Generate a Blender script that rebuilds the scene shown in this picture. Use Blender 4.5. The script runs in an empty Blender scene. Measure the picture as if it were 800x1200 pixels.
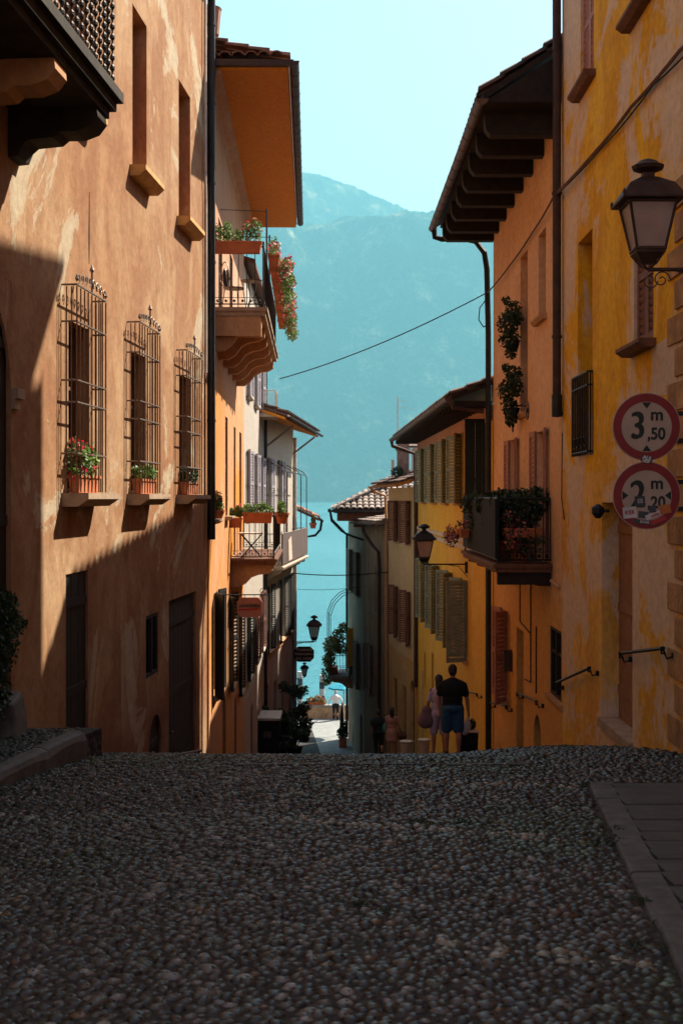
import bpy, bmesh, math, random
import numpy as np
from mathutils import Vector, Matrix
random.seed(7); RNG = np.random.default_rng(11)
SC = bpy.context.scene; COL = SC.collection
PI = math.pi; R = math.radians
FPX = 1500.0; HOR = 584.0

# ------------------------------------------------------------------ numpy noise
def _hash(ix, iy, s):
    h = (ix.astype(np.int64)*374761393 + iy.astype(np.int64)*668265263 + s*1442695041) & 0x7fffffff
    h = ((h ^ (h >> 13))*1274126177) & 0x7fffffff
    return ((h ^ (h >> 16)) & 0xffff)/65535.0
def vnoise(x, y, s=0):
    ix = np.floor(x); iy = np.floor(y); fx = x-ix; fy = y-iy
    fx = fx*fx*(3-2*fx); fy = fy*fy*(3-2*fy)
    a = _hash(ix, iy, s); b = _hash(ix+1, iy, s); c = _hash(ix, iy+1, s); d = _hash(ix+1, iy+1, s)
    return (a*(1-fx)+b*fx)*(1-fy)+(c*(1-fx)+d*fx)*fy
def fbm(x, y, o=5, s=0):
    r = 0; a = .5; t = 0
    for i in range(o):
        r = r+a*vnoise(x*2**i+i*17.3, y*2**i-i*9.1, s+i); t += a; a *= .5
    return r/t
def sstep(a, b, x):
    t = np.clip((x-a)/(b-a), 0, 1); return t*t*(3-2*t)

# ------------------------------------------------------------------ ground height
def gz(x, y):
    x = np.asarray(x, float); y = np.asarray(y, float)
    k = 3.0
    z = -1.6-.0675*y-.135*np.logaddexp(0, (y-12)*k)/k-.0004*np.maximum(y-24, 0)
    z = np.maximum(z, -12.55)
    z = z+sstep(1.2, 3.1, x)*np.interp(y, [9, 12, 15, 18.6, 22, 27, 30], [0, .04, .10, .13, .08, .03, 0])
    z = z+sstep(-1.0, -2.6, x)*np.interp(y, [6, 10, 14, 18, 22], [0, .0, .02, .03, 0])
    z = z+.012*(fbm(x*.9, y*.9, 3, 4)-.5)*(y < 40)
    return z
def g(x, y): return float(gz(x, y))

# ------------------------------------------------------------------ mesh builder
class MB:
    def __init__(s, F=None): s.v = []; s.f = []; s.m = F.p if F else (lambda u, v, w: (u, v, w))
    def face(s, pts):
        n = len(s.v); s.v += [s.m(*p) for p in pts]; s.f.append(tuple(range(n, n+len(pts)))); return s
    def prism(s, A, B):
        n = len(s.v); k = len(A); s.v += [s.m(*p) for p in A]+[s.m(*p) for p in B]
        s.f.append(tuple(range(n, n+k))); s.f.append(tuple(range(n+2*k-1, n+k-1, -1)))
        for i in range(k):
            j = (i+1) % k; s.f.append((n+i, n+k+i, n+k+j, n+j))
        return s
    def box(s, u0, u1, v0, v1, w0, w1):
        return s.prism([(u0, v0, w0), (u1, v0, w0), (u1, v1, w0), (u0, v1, w0)], [(u0, v0, w1), (u1, v0, w1), (u1, v1, w1), (u0, v1, w1)])
    def tube(s, pts, r, n=6, cap=True):
        P = [Vector(s.m(*p)) for p in pts]; rr = r if isinstance(r, (list, tuple)) else [r]*len(P)
        b = len(s.v); up = None
        for i, p in enumerate(P):
            d = (P[min(i+1, len(P)-1)]-P[max(i-1, 0)]).normalized()
            if up is None: up = Vector((0, 0, 1)) if abs(d.z) < .9 else Vector((1, 0, 0))
            a = d.cross(up)
            if a.length < 1e-4: a = d.cross(Vector((.3, 1, .2)))
            a.normalize(); c = a.cross(d).normalized(); up = c
            for k in range(n):
                t = 2*PI*k/n+PI/n; s.v.append(tuple(p+(a*math.cos(t)+c*math.sin(t))*rr[i]))
        for i in range(len(P)-1):
            for k in range(n):
                k2 = (k+1) % n; s.f.append((b+i*n+k, b+i*n+k2, b+(i+1)*n+k2, b+(i+1)*n+k))
        if cap:
            s.f.append(tuple(range(b+n-1, b-1, -1))); e = b+(len(P)-1)*n; s.f.append(tuple(range(e, e+n)))
        return s
    def lathe(s, c, prof, n=12, rot=0.0, closed=True):
        b = len(s.v)
        for (r, z) in prof:
            for k in range(n):
                t = 2*PI*k/n+rot; s.v.append(s.m(c[0]+r*math.cos(t), c[1]+r*math.sin(t), c[2]+z))
        for i in range(len(prof)-1):
            for k in range(n):
                k2 = (k+1) % n; s.f.append((b+i*n+k, b+i*n+k2, b+(i+1)*n+k2, b+(i+1)*n+k))
        if closed:
            s.f.append(tuple(range(b+n-1, b-1, -1))); e = b+(len(prof)-1)*n; s.f.append(tuple(range(e, e+n)))
        return s
    def ell(s, c, rx, ry, rz, nu=10, nv=7, M=None):
        b = len(s.v); P = []
        for j in range(nv+1):
            a = PI*j/nv
            for k in range(nu):
                t = 2*PI*k/nu
                q = Vector((rx*math.sin(a)*math.cos(t), ry*math.sin(a)*math.sin(t), rz*math.cos(a)))
                if M: q = M@q
                s.v.append(s.m(c[0]+q.x, c[1]+q.y, c[2]+q.z))
        for j in range(nv):
            for k in range(nu):
                k2 = (k+1) % nu; s.f.append((b+j*nu+k, b+(j+1)*nu+k, b+(j+1)*nu+k2, b+j*nu+k2))
        return s
    def build(s, name, mat, parent=None, smooth=False, bevel=0, recalc=True, origin=None):
        me = bpy.data.meshes.new(name)
        off = parent_world(parent) if parent else (Vector(origin) if origin else Vector((0, 0, 0)))
        me.from_pydata([tuple(Vector(p)-off) for p in s.v], [], s.f)
        bm = bmesh.new(); bm.from_mesh(me)
        bmesh.ops.remove_doubles(bm, verts=bm.verts, dist=1e-5)
        if recalc: bmesh.ops.recalc_face_normals(bm, faces=bm.faces)
        bm.to_mesh(me); bm.free()
        if mat: me.materials.append(M_[mat] if isinstance(mat, str) else mat)
        if smooth: me.polygons.foreach_set('use_smooth', [True]*len(me.polygons))
        o = bpy.data.objects.new(name, me); COL.objects.link(o)
        if parent: o.parent = parent
        elif origin: o.location = origin
        if bevel:
            m = o.modifiers.new('b', 'BEVEL'); m.width = bevel; m.segments = 2; m.limit_method = 'ANGLE'
        return o
def parent_world(o):
    v = Vector((0, 0, 0))
    while o: v = v+o.location; o = o.parent
    return v
def np_mesh(name, V, Fq, mat, parent=None, smooth=False, origin=None, attr=None):
    """V (n,3), Fq (m,k) -> one mesh object; world coordinates"""
    off = np.array(parent_world(parent)) if parent else (np.array(origin) if origin is not None else np.zeros(3))
    me = bpy.data.meshes.new(name); k = Fq.shape[1]
    me.vertices.add(len(V)); me.vertices.foreach_set('co', (V-off).astype(np.float32).ravel())
    me.loops.add(Fq.size); me.loops.foreach_set('vertex_index', Fq.astype(np.int32).ravel())
    me.polygons.add(len(Fq)); me.polygons.foreach_set('loop_start', (np.arange(len(Fq))*k).astype(np.int32))
    me.polygons.foreach_set('loop_total', np.full(len(Fq), k, np.int32))
    me.update(calc_edges=True); me.validate()
    if smooth: me.polygons.foreach_set('use_smooth', [True]*len(me.polygons))
    if attr is not None:
        a = me.color_attributes.new('tint', 'FLOAT_COLOR', 'POINT')
        a.data.foreach_set('color', np.c_[attr, np.ones(len(attr))].astype(np.float32).ravel())
    if mat: me.materials.append(M_[mat])
    o = bpy.data.objects.new(name, me); COL.objects.link(o)
    if parent: o.parent = parent
    elif origin is not None: o.location = origin
    return o
def tag(o, label=None, cat=None, group=None, kind=None):
    if label: o['label'] = label
    if cat: o['category'] = cat
    if group: o['group'] = group
    if kind: o['kind'] = kind
    return o
def thing(name, label, cat, loc, group=None):
    o = bpy.data.objects.new(name, None); COL.objects.link(o); o.location = loc; o.empty_display_size = .2
    return tag(o, label, cat, group)

class Fr:
    """facade frame: u along the wall (away from camera), v out of the wall, w = world z"""
    def __init__(s, P0, P1, side):
        d = Vector((P1[0]-P0[0], P1[1]-P0[1])); s.L = d.length; d.normalize(); s.d = d
        s.n = Vector((d.y, -d.x))*side; s.o = Vector(P0)
    def p(s, u, v, w): return (s.o.x+s.d.x*u+s.n.x*v, s.o.y+s.d.y*u+s.n.y*v, w)
    def u(s, Y): return (Y-s.o.y)/s.d.y

# ------------------------------------------------------------------ materials
M_ = {}
def mat(name):
    m = bpy.data.materials.new(name); m.use_nodes = True; M_[name] = m
    nt = m.node_tree; b = nt.nodes['Principled BSDF']; return m, nt, b
def N(nt, t, **k):
    n = nt.nodes.new(t)
    for a, v in k.items():
        if a in n.inputs.keys() if isinstance(a, str) else False: n.inputs[a].default_value = v
        else: setattr(n, a, v)
    return n
def coords(nt, scale=(1, 1, 1), world=True):
    if world: t = nt.nodes.new('ShaderNodeNewGeometry').outputs['Position']
    else: t = nt.nodes.new('ShaderNodeTexCoord').outputs['Object']
    mp = nt.nodes.new('ShaderNodeMapping'); mp.inputs['Scale'].default_value = scale
    nt.links.new(t, mp.inputs['Vector']); return mp.outputs['Vector']
def noise(nt, scale, detail=4, rough=.6, vs=(1, 1, 1), dist=0):
    n = nt.nodes.new('ShaderNodeTexNoise'); n.inputs['Scale'].default_value = scale
    n.inputs['Detail'].default_value = detail; n.inputs['Roughness'].default_value = rough; n.inputs['Distortion'].default_value = dist
    nt.links.new(coords(nt, vs), n.inputs['Vector']); return n.outputs['Fac']
def ramp(nt, fac, stops):
    r = nt.nodes.new('ShaderNodeValToRGB'); e = r.color_ramp.elements
    while len(e) < len(stops): e.new(.5)
    for i, (p, c) in enumerate(stops):
        e[i].position = p; e[i].color = (c if len(c) == 4 else (*c, 1)) if isinstance(c, tuple) else (c, c, c, 1)
    nt.links.new(fac, r.inputs['Fac']); return r.outputs['Color']
def mix(nt, fac, a, b, mode='MIX'):
    m = nt.nodes.new('ShaderNodeMix'); m.data_type = 'RGBA'; m.blend_type = mode
    for sk, v in ((0, fac), (6, a), (7, b)):
        if isinstance(v, (int, float)): m.inputs[sk].default_value = v
        elif isinstance(v, tuple): m.inputs[sk].default_value = (*v, 1)
        else: nt.links.new(v, m.inputs[sk])
    return m.outputs[2]
def bump(nt, b, h, dist=.01, strength=1):
    n = nt.nodes.new('ShaderNodeBump'); n.inputs['Distance'].default_value = dist; n.inputs['Strength'].default_value = strength
    nt.links.new(h, n.inputs['Height']); nt.links.new(n.outputs[0], b.inputs['Normal'])
def plain(name, c, rough=.7, metal=0, var=.25, scale=6, b_=.004, spec=.3):
    m, nt, b = mat(name)
    f = noise(nt, scale, 5, .65)
    dark = tuple(x*(1-var) for x in c); light = tuple(min(1, x*(1+var)) for x in c)
    nt.links.new(ramp(nt, f, [(.3, dark), (.7, light)]), b.inputs['Base Color'])
    b.inputs['Roughness'].default_value = rough; b.inputs['Metallic'].default_value = metal
    b.inputs['Specular IOR Level'].default_value = spec
    if b_: bump(nt, b, noise(nt, scale*6, 3), b_, .6)
    return m
def plaster(name, c, light, dark, patch=.3, streak=.5, zs=.16, low=None, zlow=None, zw=.4, blend=.04, bare=None, bare_amt=.0, ps=.55):
    """painted lime plaster: mottled, washed vertical streaks, pale patches where paint is gone"""
    m, nt, b = mat(name)
    f1 = noise(nt, ps, 7, .66, (1, .38, .5), .7)
    f2 = noise(nt, 2.4, 6, .70, (1, .42, zs*1.7), .8)
    f3 = noise(nt, 5, 6, .78, (1, .42, .34), 1.0)
    f4 = noise(nt, 14, 6, .75, (1, .5, .7))
    base = c
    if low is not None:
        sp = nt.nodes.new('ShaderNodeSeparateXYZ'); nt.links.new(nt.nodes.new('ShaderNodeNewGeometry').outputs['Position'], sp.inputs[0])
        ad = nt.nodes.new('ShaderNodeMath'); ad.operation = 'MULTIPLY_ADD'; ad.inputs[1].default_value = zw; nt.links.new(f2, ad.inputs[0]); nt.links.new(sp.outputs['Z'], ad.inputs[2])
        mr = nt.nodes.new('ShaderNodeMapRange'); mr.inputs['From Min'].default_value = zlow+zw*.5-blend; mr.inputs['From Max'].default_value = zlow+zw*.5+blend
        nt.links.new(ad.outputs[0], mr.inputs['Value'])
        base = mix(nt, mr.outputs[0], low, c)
    k = mix(nt, ramp(nt, f1, [(.5-patch*.12, 0.0), (.5+patch*.12+.02, patch)]), base, light)
    k = mix(nt, ramp(nt, f2, [(.42, streak), (.6, 0.0)]), k, dark)
    k = mix(nt, ramp(nt, f3, [(.48, 0.0), (.75, .18*streak+.03)]), k, light)
    fs = noise(nt, 1.1, 8, .74, (1, .36, .55), 1.6)
    k = mix(nt, ramp(nt, fs, [(.50, 0.0), (.60, .35*streak), (.75, .12*streak)]), k, dark)
    if bare is not None:
        fb = noise(nt, 1.0, 8, .70, (1, .34, .36), .9)
        k = mix(nt, ramp(nt, fb, [(.60-bare_amt, 0.0), (.615-bare_amt, .62), (.66-bare_amt, .85)]), k, bare)
    k = mix(nt, 1.0, k, ramp(nt, f4, [(.30, .72), (.60, 1.0)]), 'MULTIPLY')
    nt.links.new(k, b.inputs['Base Color']); b.inputs['Roughness'].default_value = .92; b.inputs['Specular IOR Level'].default_value = .12
    h = mix(nt, .35, f1, noise(nt, 30, 4, .6))
    bump(nt, b, h, .02, .5)
    return m
def leafmat(name, stops, rough=.55, trans=.25):
    m, nt, b = mat(name)
    gi = nt.nodes.new('ShaderNodeNewGeometry')
    nt.links.new(ramp(nt, gi.outputs['Random Per Island'], stops), b.inputs['Base Color'])
    b.inputs['Roughness'].default_value = rough
    tr = nt.nodes.new('ShaderNodeBsdfTranslucent'); ms = nt.nodes.new('ShaderNodeMixShader'); ms.inputs[0].default_value = trans
    nt.links.new(ramp(nt, gi.outputs['Random Per Island'], stops), tr.inputs[0])
    nt.links.new(b.outputs[0], ms.inputs[1]); nt.links.new(tr.outputs[0], ms.inputs[2])
    nt.links.new(ms.outputs[0], nt.nodes['Material Output'].inputs['Surface']); return m

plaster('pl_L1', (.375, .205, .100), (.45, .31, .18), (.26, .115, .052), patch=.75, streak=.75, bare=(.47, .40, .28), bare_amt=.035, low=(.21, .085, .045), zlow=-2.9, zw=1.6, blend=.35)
plaster('pl_R1', (.82, .45, .012), (.82, .50, .06), (.58, .24, .01), patch=.7, streak=.6, low=(.80, .47, .16), zlow=.35, zw=.15, bare=(.66, .52, .40), bare_amt=.10, ps=1.0)
plaster('pl_R2', (.78, .46, .24), (.80, .52, .31), (.60, .28, .11), patch=.4, streak=.35, low=(.66, .35, .09), zlow=-1.4, zw=1.2)
plaster('pl_R3', (.76, .44, .05), (.78, .50, .14), (.62, .30, .04), patch=.4, streak=.35)
plaster('pl_R4', (.68, .50, .28), (.72, .56, .34), (.5, .33, .16), patch=.3, streak=.3, low=(.62, .33, .10), zlow=-6.0, zw=.3)
plaster('pl_R5', (.33, .24, .155), (.42, .32, .21), (.15, .13, .11), patch=.6, streak=.6)
plaster('pl_R5b', (.34, .26, .17), (.44, .35, .24), (.20, .15, .10), patch=.7, streak=.6)
plaster('pl_L2', (.50, .30, .19), (.56, .38, .27), (.42, .2, .1), patch=.5, streak=.5, low=(.62, .235, .020), zlow=2.6, zw=.6, blend=.5)
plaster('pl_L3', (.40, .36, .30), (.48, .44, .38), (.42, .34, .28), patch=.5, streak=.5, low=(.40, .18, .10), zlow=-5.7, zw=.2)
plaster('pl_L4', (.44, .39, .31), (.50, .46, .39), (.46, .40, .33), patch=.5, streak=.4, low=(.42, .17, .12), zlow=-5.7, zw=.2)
plaster('pl_soffit', (.70, .27, .03), (.74, .32, .06), (.55, .2, .02), patch=.3, streak=.2)
plaster('pl_trim', (.55, .32, .16), (.6, .4, .24), (.4, .2, .1), patch=.4, streak=.4)
plaster('pl_pale', (.60, .50, .40), (.66, .58, .48), (.48, .36, .26), patch=.3, streak=.3)
plaster('pl_patch', (.58, .44, .32), (.62, .5, .4), (.5, .36, .24), patch=.3, streak=.2)
plaster('pl_frieze', (.50, .24, .13), (.56, .3, .2), (.4, .18, .1), patch=.3, streak=.4)
plaster('pl_redrec', (.36, .10, .05), (.42, .13, .07), (.26, .07, .04), patch=.3, streak=.5)
plaster('pl_brownrec', (.33, .17, .09), (.38, .22, .13), (.24, .12, .07), patch=.4, streak=.5)
plain('sill_yellow', (.52, .30, .10), .8); plain('sill_stone', (.34, .24, .16), .85)
plain('stone_quoin', (.36, .20, .085), .95, var=.45, scale=3, b_=.02)
plain('stone_kerb', (.085, .078, .068), .75, var=.45, scale=7, b_=.01, spec=.4); plain('stone_wall', (.40, .27, .16), .9, var=.5, scale=3, b_=.02)
plain('concrete_light', (.40, .38, .34), .9, var=.3); plain('wood_dark', (.020, .014, .010), .8, var=.5, scale=8)
plain('wood_brown', (.13, .055, .028), .75, var=.4, scale=8); plain('wood_red', (.17, .065, .045), .7, var=.3)
plain('wood_orange', (.45, .17, .04), .8, var=.3); plain('wood_grey', (.22, .17, .14), .85, var=.35)
plain('black_void', (.006, .008, .008), .9, var=.2, b_=0); plain('iron', (.035, .030, .028), .5, .6, var=.4, scale=20)
plain('iron_light', (.22, .17, .14), .5, .7, var=.3, scale=20); plain('iron_black', (.006, .008, .008), .5, .2, var=.3)
plain('pipe_dark', (.022, .022, .022), .5, .4, var=.4, scale=5); plain('pipe_copper', (.10, .055, .035), .5, .6, var=.45, scale=5)
plain('pipe_rust', (.055, .032, .024), .6, .3, var=.4, scale=6); plain('pipe_pale', (.5, .44, .38), .6, .1)
plain('shut_green', (.17, .20, .16), .7, var=.25); plain('shut_greendark', (.010, .018, .015), .6, var=.2)
plain('shut_brown', (.17, .075, .055), .7, var=.25); plain('shut_lilac', (.30, .28, .31), .7, var=.2)
plain('shut_grey', (.20, .19, .17), .75, var=.3); plain('shut_pink', (.34, .155, .11), .7, var=.2)
plain('shut_black', (.007, .008, .008), .65, var=.3); plain('terracotta', (.48, .15, .06), .85, var=.2)
plain('soil', (.03, .02, .015), 1); plain('fabric_brown', (.085, .058, .052), .9, var=.15, scale=2)
plain('cloth_pale', (.55, .42, .33), .9); plain('white_paint', (.75, .72, .68), .7, var=.08)
plain('plastic_white', (.45, .36, .30), .6, var=.1); plain('plastic_black', (.007, .008, .008), .45, var=.2)
plain('blue_cloth', (.03, .33, .45), .8); plain('teal_cloth', (.02, .25, .24), .8)
plain('pole_white', (.45, .42, .40), .6, var=.2); plain('pole_dark', (.04, .05, .07), .6, var=.2)
plain('yellow_panel', (.50, .27, .03), .7); plain('sign_pink', (.44, .17, .11), .6, var=.1)
plain('sign_red', (.20, .02, .025), .45, var=.15, b_=0); plain('sign_white', (.36, .29, .235), .5, var=.1, b_=0)
plain('ink', (.010, .022, .018), .5, var=.1, b_=0); plain('ink_red', (.42, .03, .02), .5, var=.1, b_=0); plain('ink_cream', (.6, .42, .3), .6, var=.1, b_=0)
plain('skin', (.36, .17, .10), .6, var=.1, scale=10); plain('skin_tan', (.30, .13, .07), .6, var=.1, scale=10)
plain('hair_dark', (.018, .012, .009), .6, var=.4, scale=40); plain('hair_grey', (.45, .42, .4), .7)
plain('shirt_black', (.005, .008, .008), .9, var=.25, scale=9); plain('denim_blue', (.022, .075, .14), .9, var=.25, scale=12)
plain('shirt_lilac', (.46, .36, .44), .9, var=.12, scale=9); plain('dress_pink', (.33, .17, .15), .9, var=.15, scale=9)
plain('shirt_white', (.75, .72, .72), .9, var=.06); plain('cloth_black', (.012, .016, .02), .9); plain('bag_brown', (.09, .045, .03), .8)
plain('bag_mauve', (.17, .10, .11), .85, var=.2); plain('bag_plastic', (.48, .40, .38), .5, var=.15, scale=14); plain('shoe', (.03, .02, .015), .7)
plain('slab_pave', (.060, .054, .047), .75, var=.3, scale=5, b_=.006, spec=.4)
plain('slab_light', (.24, .25, .24), .85, var=.25, scale=2)
for nm, c in (('sk_a', (.5, .5, .5)), ('sk_b', (.35, .04, .04)), ('sk_c', (.05, .06, .07)), ('sk_d', (.4, .14, .04))): plain(nm, c, .6, b_=0)

def tilemat(name, c, c2):
    m, nt, b = mat(name); gi = nt.nodes.new('ShaderNodeNewGeometry')
    k = ramp(nt, gi.outputs['Random Per Island'], [(0, c), (.5, c2), (1, tuple(x*.6 for x in c))])
    k = mix(nt, 1.0, k, ramp(nt, noise(nt, 7, 5, .7), [(.3, .5), (.7, 1.0)]), 'MULTIPLY')
    nt.links.new(k, b.inputs['Base Color']); b.inputs['Roughness'].default_value = .9
tilemat('tile_warm', (.30, .13, .075), (.38, .19, .12)); tilemat('tile_grey', (.27, .20, .165), (.36, .29, .245)); tilemat('tile_dark', (.10, .055, .04), (.16, .09, .065))
tilemat('tile_orange', (.50, .22, .13), (.60, .32, .20))
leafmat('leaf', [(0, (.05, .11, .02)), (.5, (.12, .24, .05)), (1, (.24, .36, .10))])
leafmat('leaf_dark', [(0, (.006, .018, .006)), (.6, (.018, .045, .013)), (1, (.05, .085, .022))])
leafmat('leaf_gold', [(0, (.12, .10, .02)), (.5, (.30, .22, .04)), (1, (.10, .16, .03))])
leafmat('petal_red', [(0, (.55, .015, .03)), (1, (.75, .05, .10))], trans=.3)
leafmat('petal_pink', [(0, (.65, .04, .14)), (.5, (.75, .16, .20)), (1, (.55, .02, .12))], trans=.3)
leafmat('petal_mixed', [(0, (.35, .02, .13)), (.5, (.50, .13, .10)), (1, (.55, .24, .12))], trans=.3)

# glass / lamp glass
m, nt, b = mat('glass'); b.inputs['Base Color'].default_value = (.012, .016, .018, 1); b.inputs['Roughness'].default_value = .12
m, nt, b = mat('lamp_glass')
nt.links.new(ramp(nt, noise(nt, 5, 3), [(.3, (.40, .31, .29)), (.7, (.50, .41, .38))]), b.inputs['Base Color'])
b.inputs['Roughness'].default_value = .35; b.inputs['Transmission Weight'].default_value = .35; b.inputs['IOR'].default_value = 1.2
# water
m, nt, b = mat('water')
nt.links.new(ramp(nt, noise(nt, .02, 4, .6, (1, .25, 1)), [(.3, (.035, .18, .215)), (.7, (.08, .27, .295))]), b.inputs['Base Color'])
b.inputs['Roughness'].default_value = .18; b.inputs['Specular IOR Level'].default_value = .5
bump(nt, b, mix(nt, .4, noise(nt, 1.1, 5, .65, (1, .55, 1)), noise(nt, .16, 6, .7, (1, .35, 1))), .9, .7)
# earth between stones / whole ground
m, nt, b = mat('ground')
v = nt.nodes.new('ShaderNodeTexVoronoi'); v.inputs['Scale'].default_value = 15; nt.links.new(coords(nt), v.inputs['Vector'])
k = mix(nt, ramp(nt, v.outputs['Distance'], [(.25, 0.0), (.55, 1.0)]), (.05, .040, .034), (.016, .012, .009))
k = mix(nt, ramp(nt, noise(nt, 3, 5, .7), [(.55, 0.0), (.7, .6)]), k, (.035, .05, .02))
nt.links.new(k, b.inputs['Base Color']); b.inputs['Roughness'].default_value = .9
iv = nt.nodes.new('ShaderNodeMath'); iv.operation = 'SUBTRACT'; iv.inputs[0].default_value = 1; nt.links.new(v.outputs['Distance'], iv.inputs[1])
bump(nt, b, iv.outputs[0], .03, 1)
# pebbles
plain('stone_shaded', (.035, .028, .020), .95, var=.5, scale=4, b_=.01)  # near-black base colour paints the shade of the near balcony into its stone
m, nt, b = mat('pebble')
at = nt.nodes.new('ShaderNodeAttribute'); at.attribute_name = 'tint'
k = mix(nt, 1.0, at.outputs['Color'], ramp(nt, noise(nt, 60, 4, .7), [(.3, .65), (.7, 1.0)]), 'MULTIPLY')
nt.links.new(k, b.inputs['Base Color']); b.inputs['Roughness'].default_value = .36; b.inputs['Specular IOR Level'].default_value = .5
bump(nt, b, noise(nt, 90, 3), .002, .4)
# mountain forest
m, nt, b = mat('forest')
k = ramp(nt, noise(nt, .008, 8, .68), [(.35, (.004, .012, .008)), (.50, (.02, .04, .02)), (.60, (.12, .13, .06)), (.70, (.50, .42, .26))])
nt.links.new(k, b.inputs['Base Color']); b.inputs['Roughness'].default_value = 1; b.inputs['Specular IOR Level'].default_value = 0
bump(nt, b, noise(nt, .05, 6, .7), 30, 1)
SKY_S = .064; SUN_S = 5.0; EXPO = 1.80; SKY_TINT = (1.40, .96, .88)
HAZE_C = (.265, .75, .92); HAZE_D = 1.6e-4; HAZE_G = .1
# ------------------------------------------------------------------ foliage
def leaves(name, blobs, n, size, mt, parent=None, seed=1, droop=0.0):
    """blobs: (cx,cy,cz,rx,ry,rz); leaf-sized rhombi through each volume, denser towards the skin"""
    rg = np.random.default_rng(seed); B = np.array(blobs, float)
    w = B[:, 3]*B[:, 4]*B[:, 5]; w = w**.67; w /= w.sum(); idx = rg.choice(len(B), n, p=w)
    d = rg.normal(size=(n, 3)); d /= np.linalg.norm(d, axis=1)[:, None]
    r = rg.uniform(.25, 1.08, n)**.6
    c = B[idx, :3]+d*B[idx, 3:]*r[:, None]
    a = rg.normal(size=(n, 3)); a[:, 2] -= droop; a /= np.linalg.norm(a, axis=1)[:, None]
    b_ = np.cross(a, rg.normal(size=(n, 3))); b_ /= np.linalg.norm(b_, axis=1)[:, None]
    nn = np.cross(a, b_); s = size*rg.uniform(.6, 1.3, n)[:, None]
    V = np.stack([c-a*s*.5, c+b_*s*.32+nn*s*.08, c+a*s*.5, c-b_*s*.32+nn*s*.08], 1).reshape(-1, 3)
    return np_mesh(name, V, np.arange(n*4).reshape(n, 4), mt, parent)

# ------------------------------------------------------------------ shutters, windows
def leaf_geo(mb, F, hu, hv, ang, wd, z0, z1, louvre=True, th=.035, flip=1):
    """one shutter leaf hinged at (hu,hv); ang measured from the +u (flip 1) or -u (flip -1) direction, opening outwards"""
    du, dv = math.cos(ang)*flip, math.sin(ang)
    def q(s_, t, z): return F.p(hu+du*s_-dv*t*flip, hv+dv*s_+du*t*flip, z)
    old = mb.m; mb.m = q; fr = min(.07, wd*.16)
    mb.box(0, fr, 0, th, z0, z1); mb.box(wd-fr, wd, 0, th, z0, z1)
    for (a, b_) in ((z0, z0+.1), (z1-.08, z1), ((z0+z1)/2-.04, (z0+z1)/2+.04)): mb.box(fr, wd-fr, 0.001, th-.001, a, b_)
    if louvre:
        n = max(4, int((z1-z0)/.085))
        for i in range(n):
            z = z0+.05+(z1-z0-.1)*(i+.5)/n; h = .026
            mb.prism([(fr, .002, z-h-.006), (fr, .010, z-h-.012), (fr, th-.002, z+h-.004), (fr, th-.010, z+h+.002)],
                     [(wd-fr, .002, z-h-.006), (wd-fr, .010, z-h-.012), (wd-fr, th-.002, z+h-.004), (wd-fr, th-.010, z+h+.002)])
    else:
        for i in range(max(2, int(wd/.16))):
            n = max(2, int(wd/.16)); a = fr+(wd-2*fr)*i/n; mb.box(a+.004, a+(wd-2*fr)/n-.004, .008, th-.006, z0+.02, z1-.02)
    mb.m = old

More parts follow.
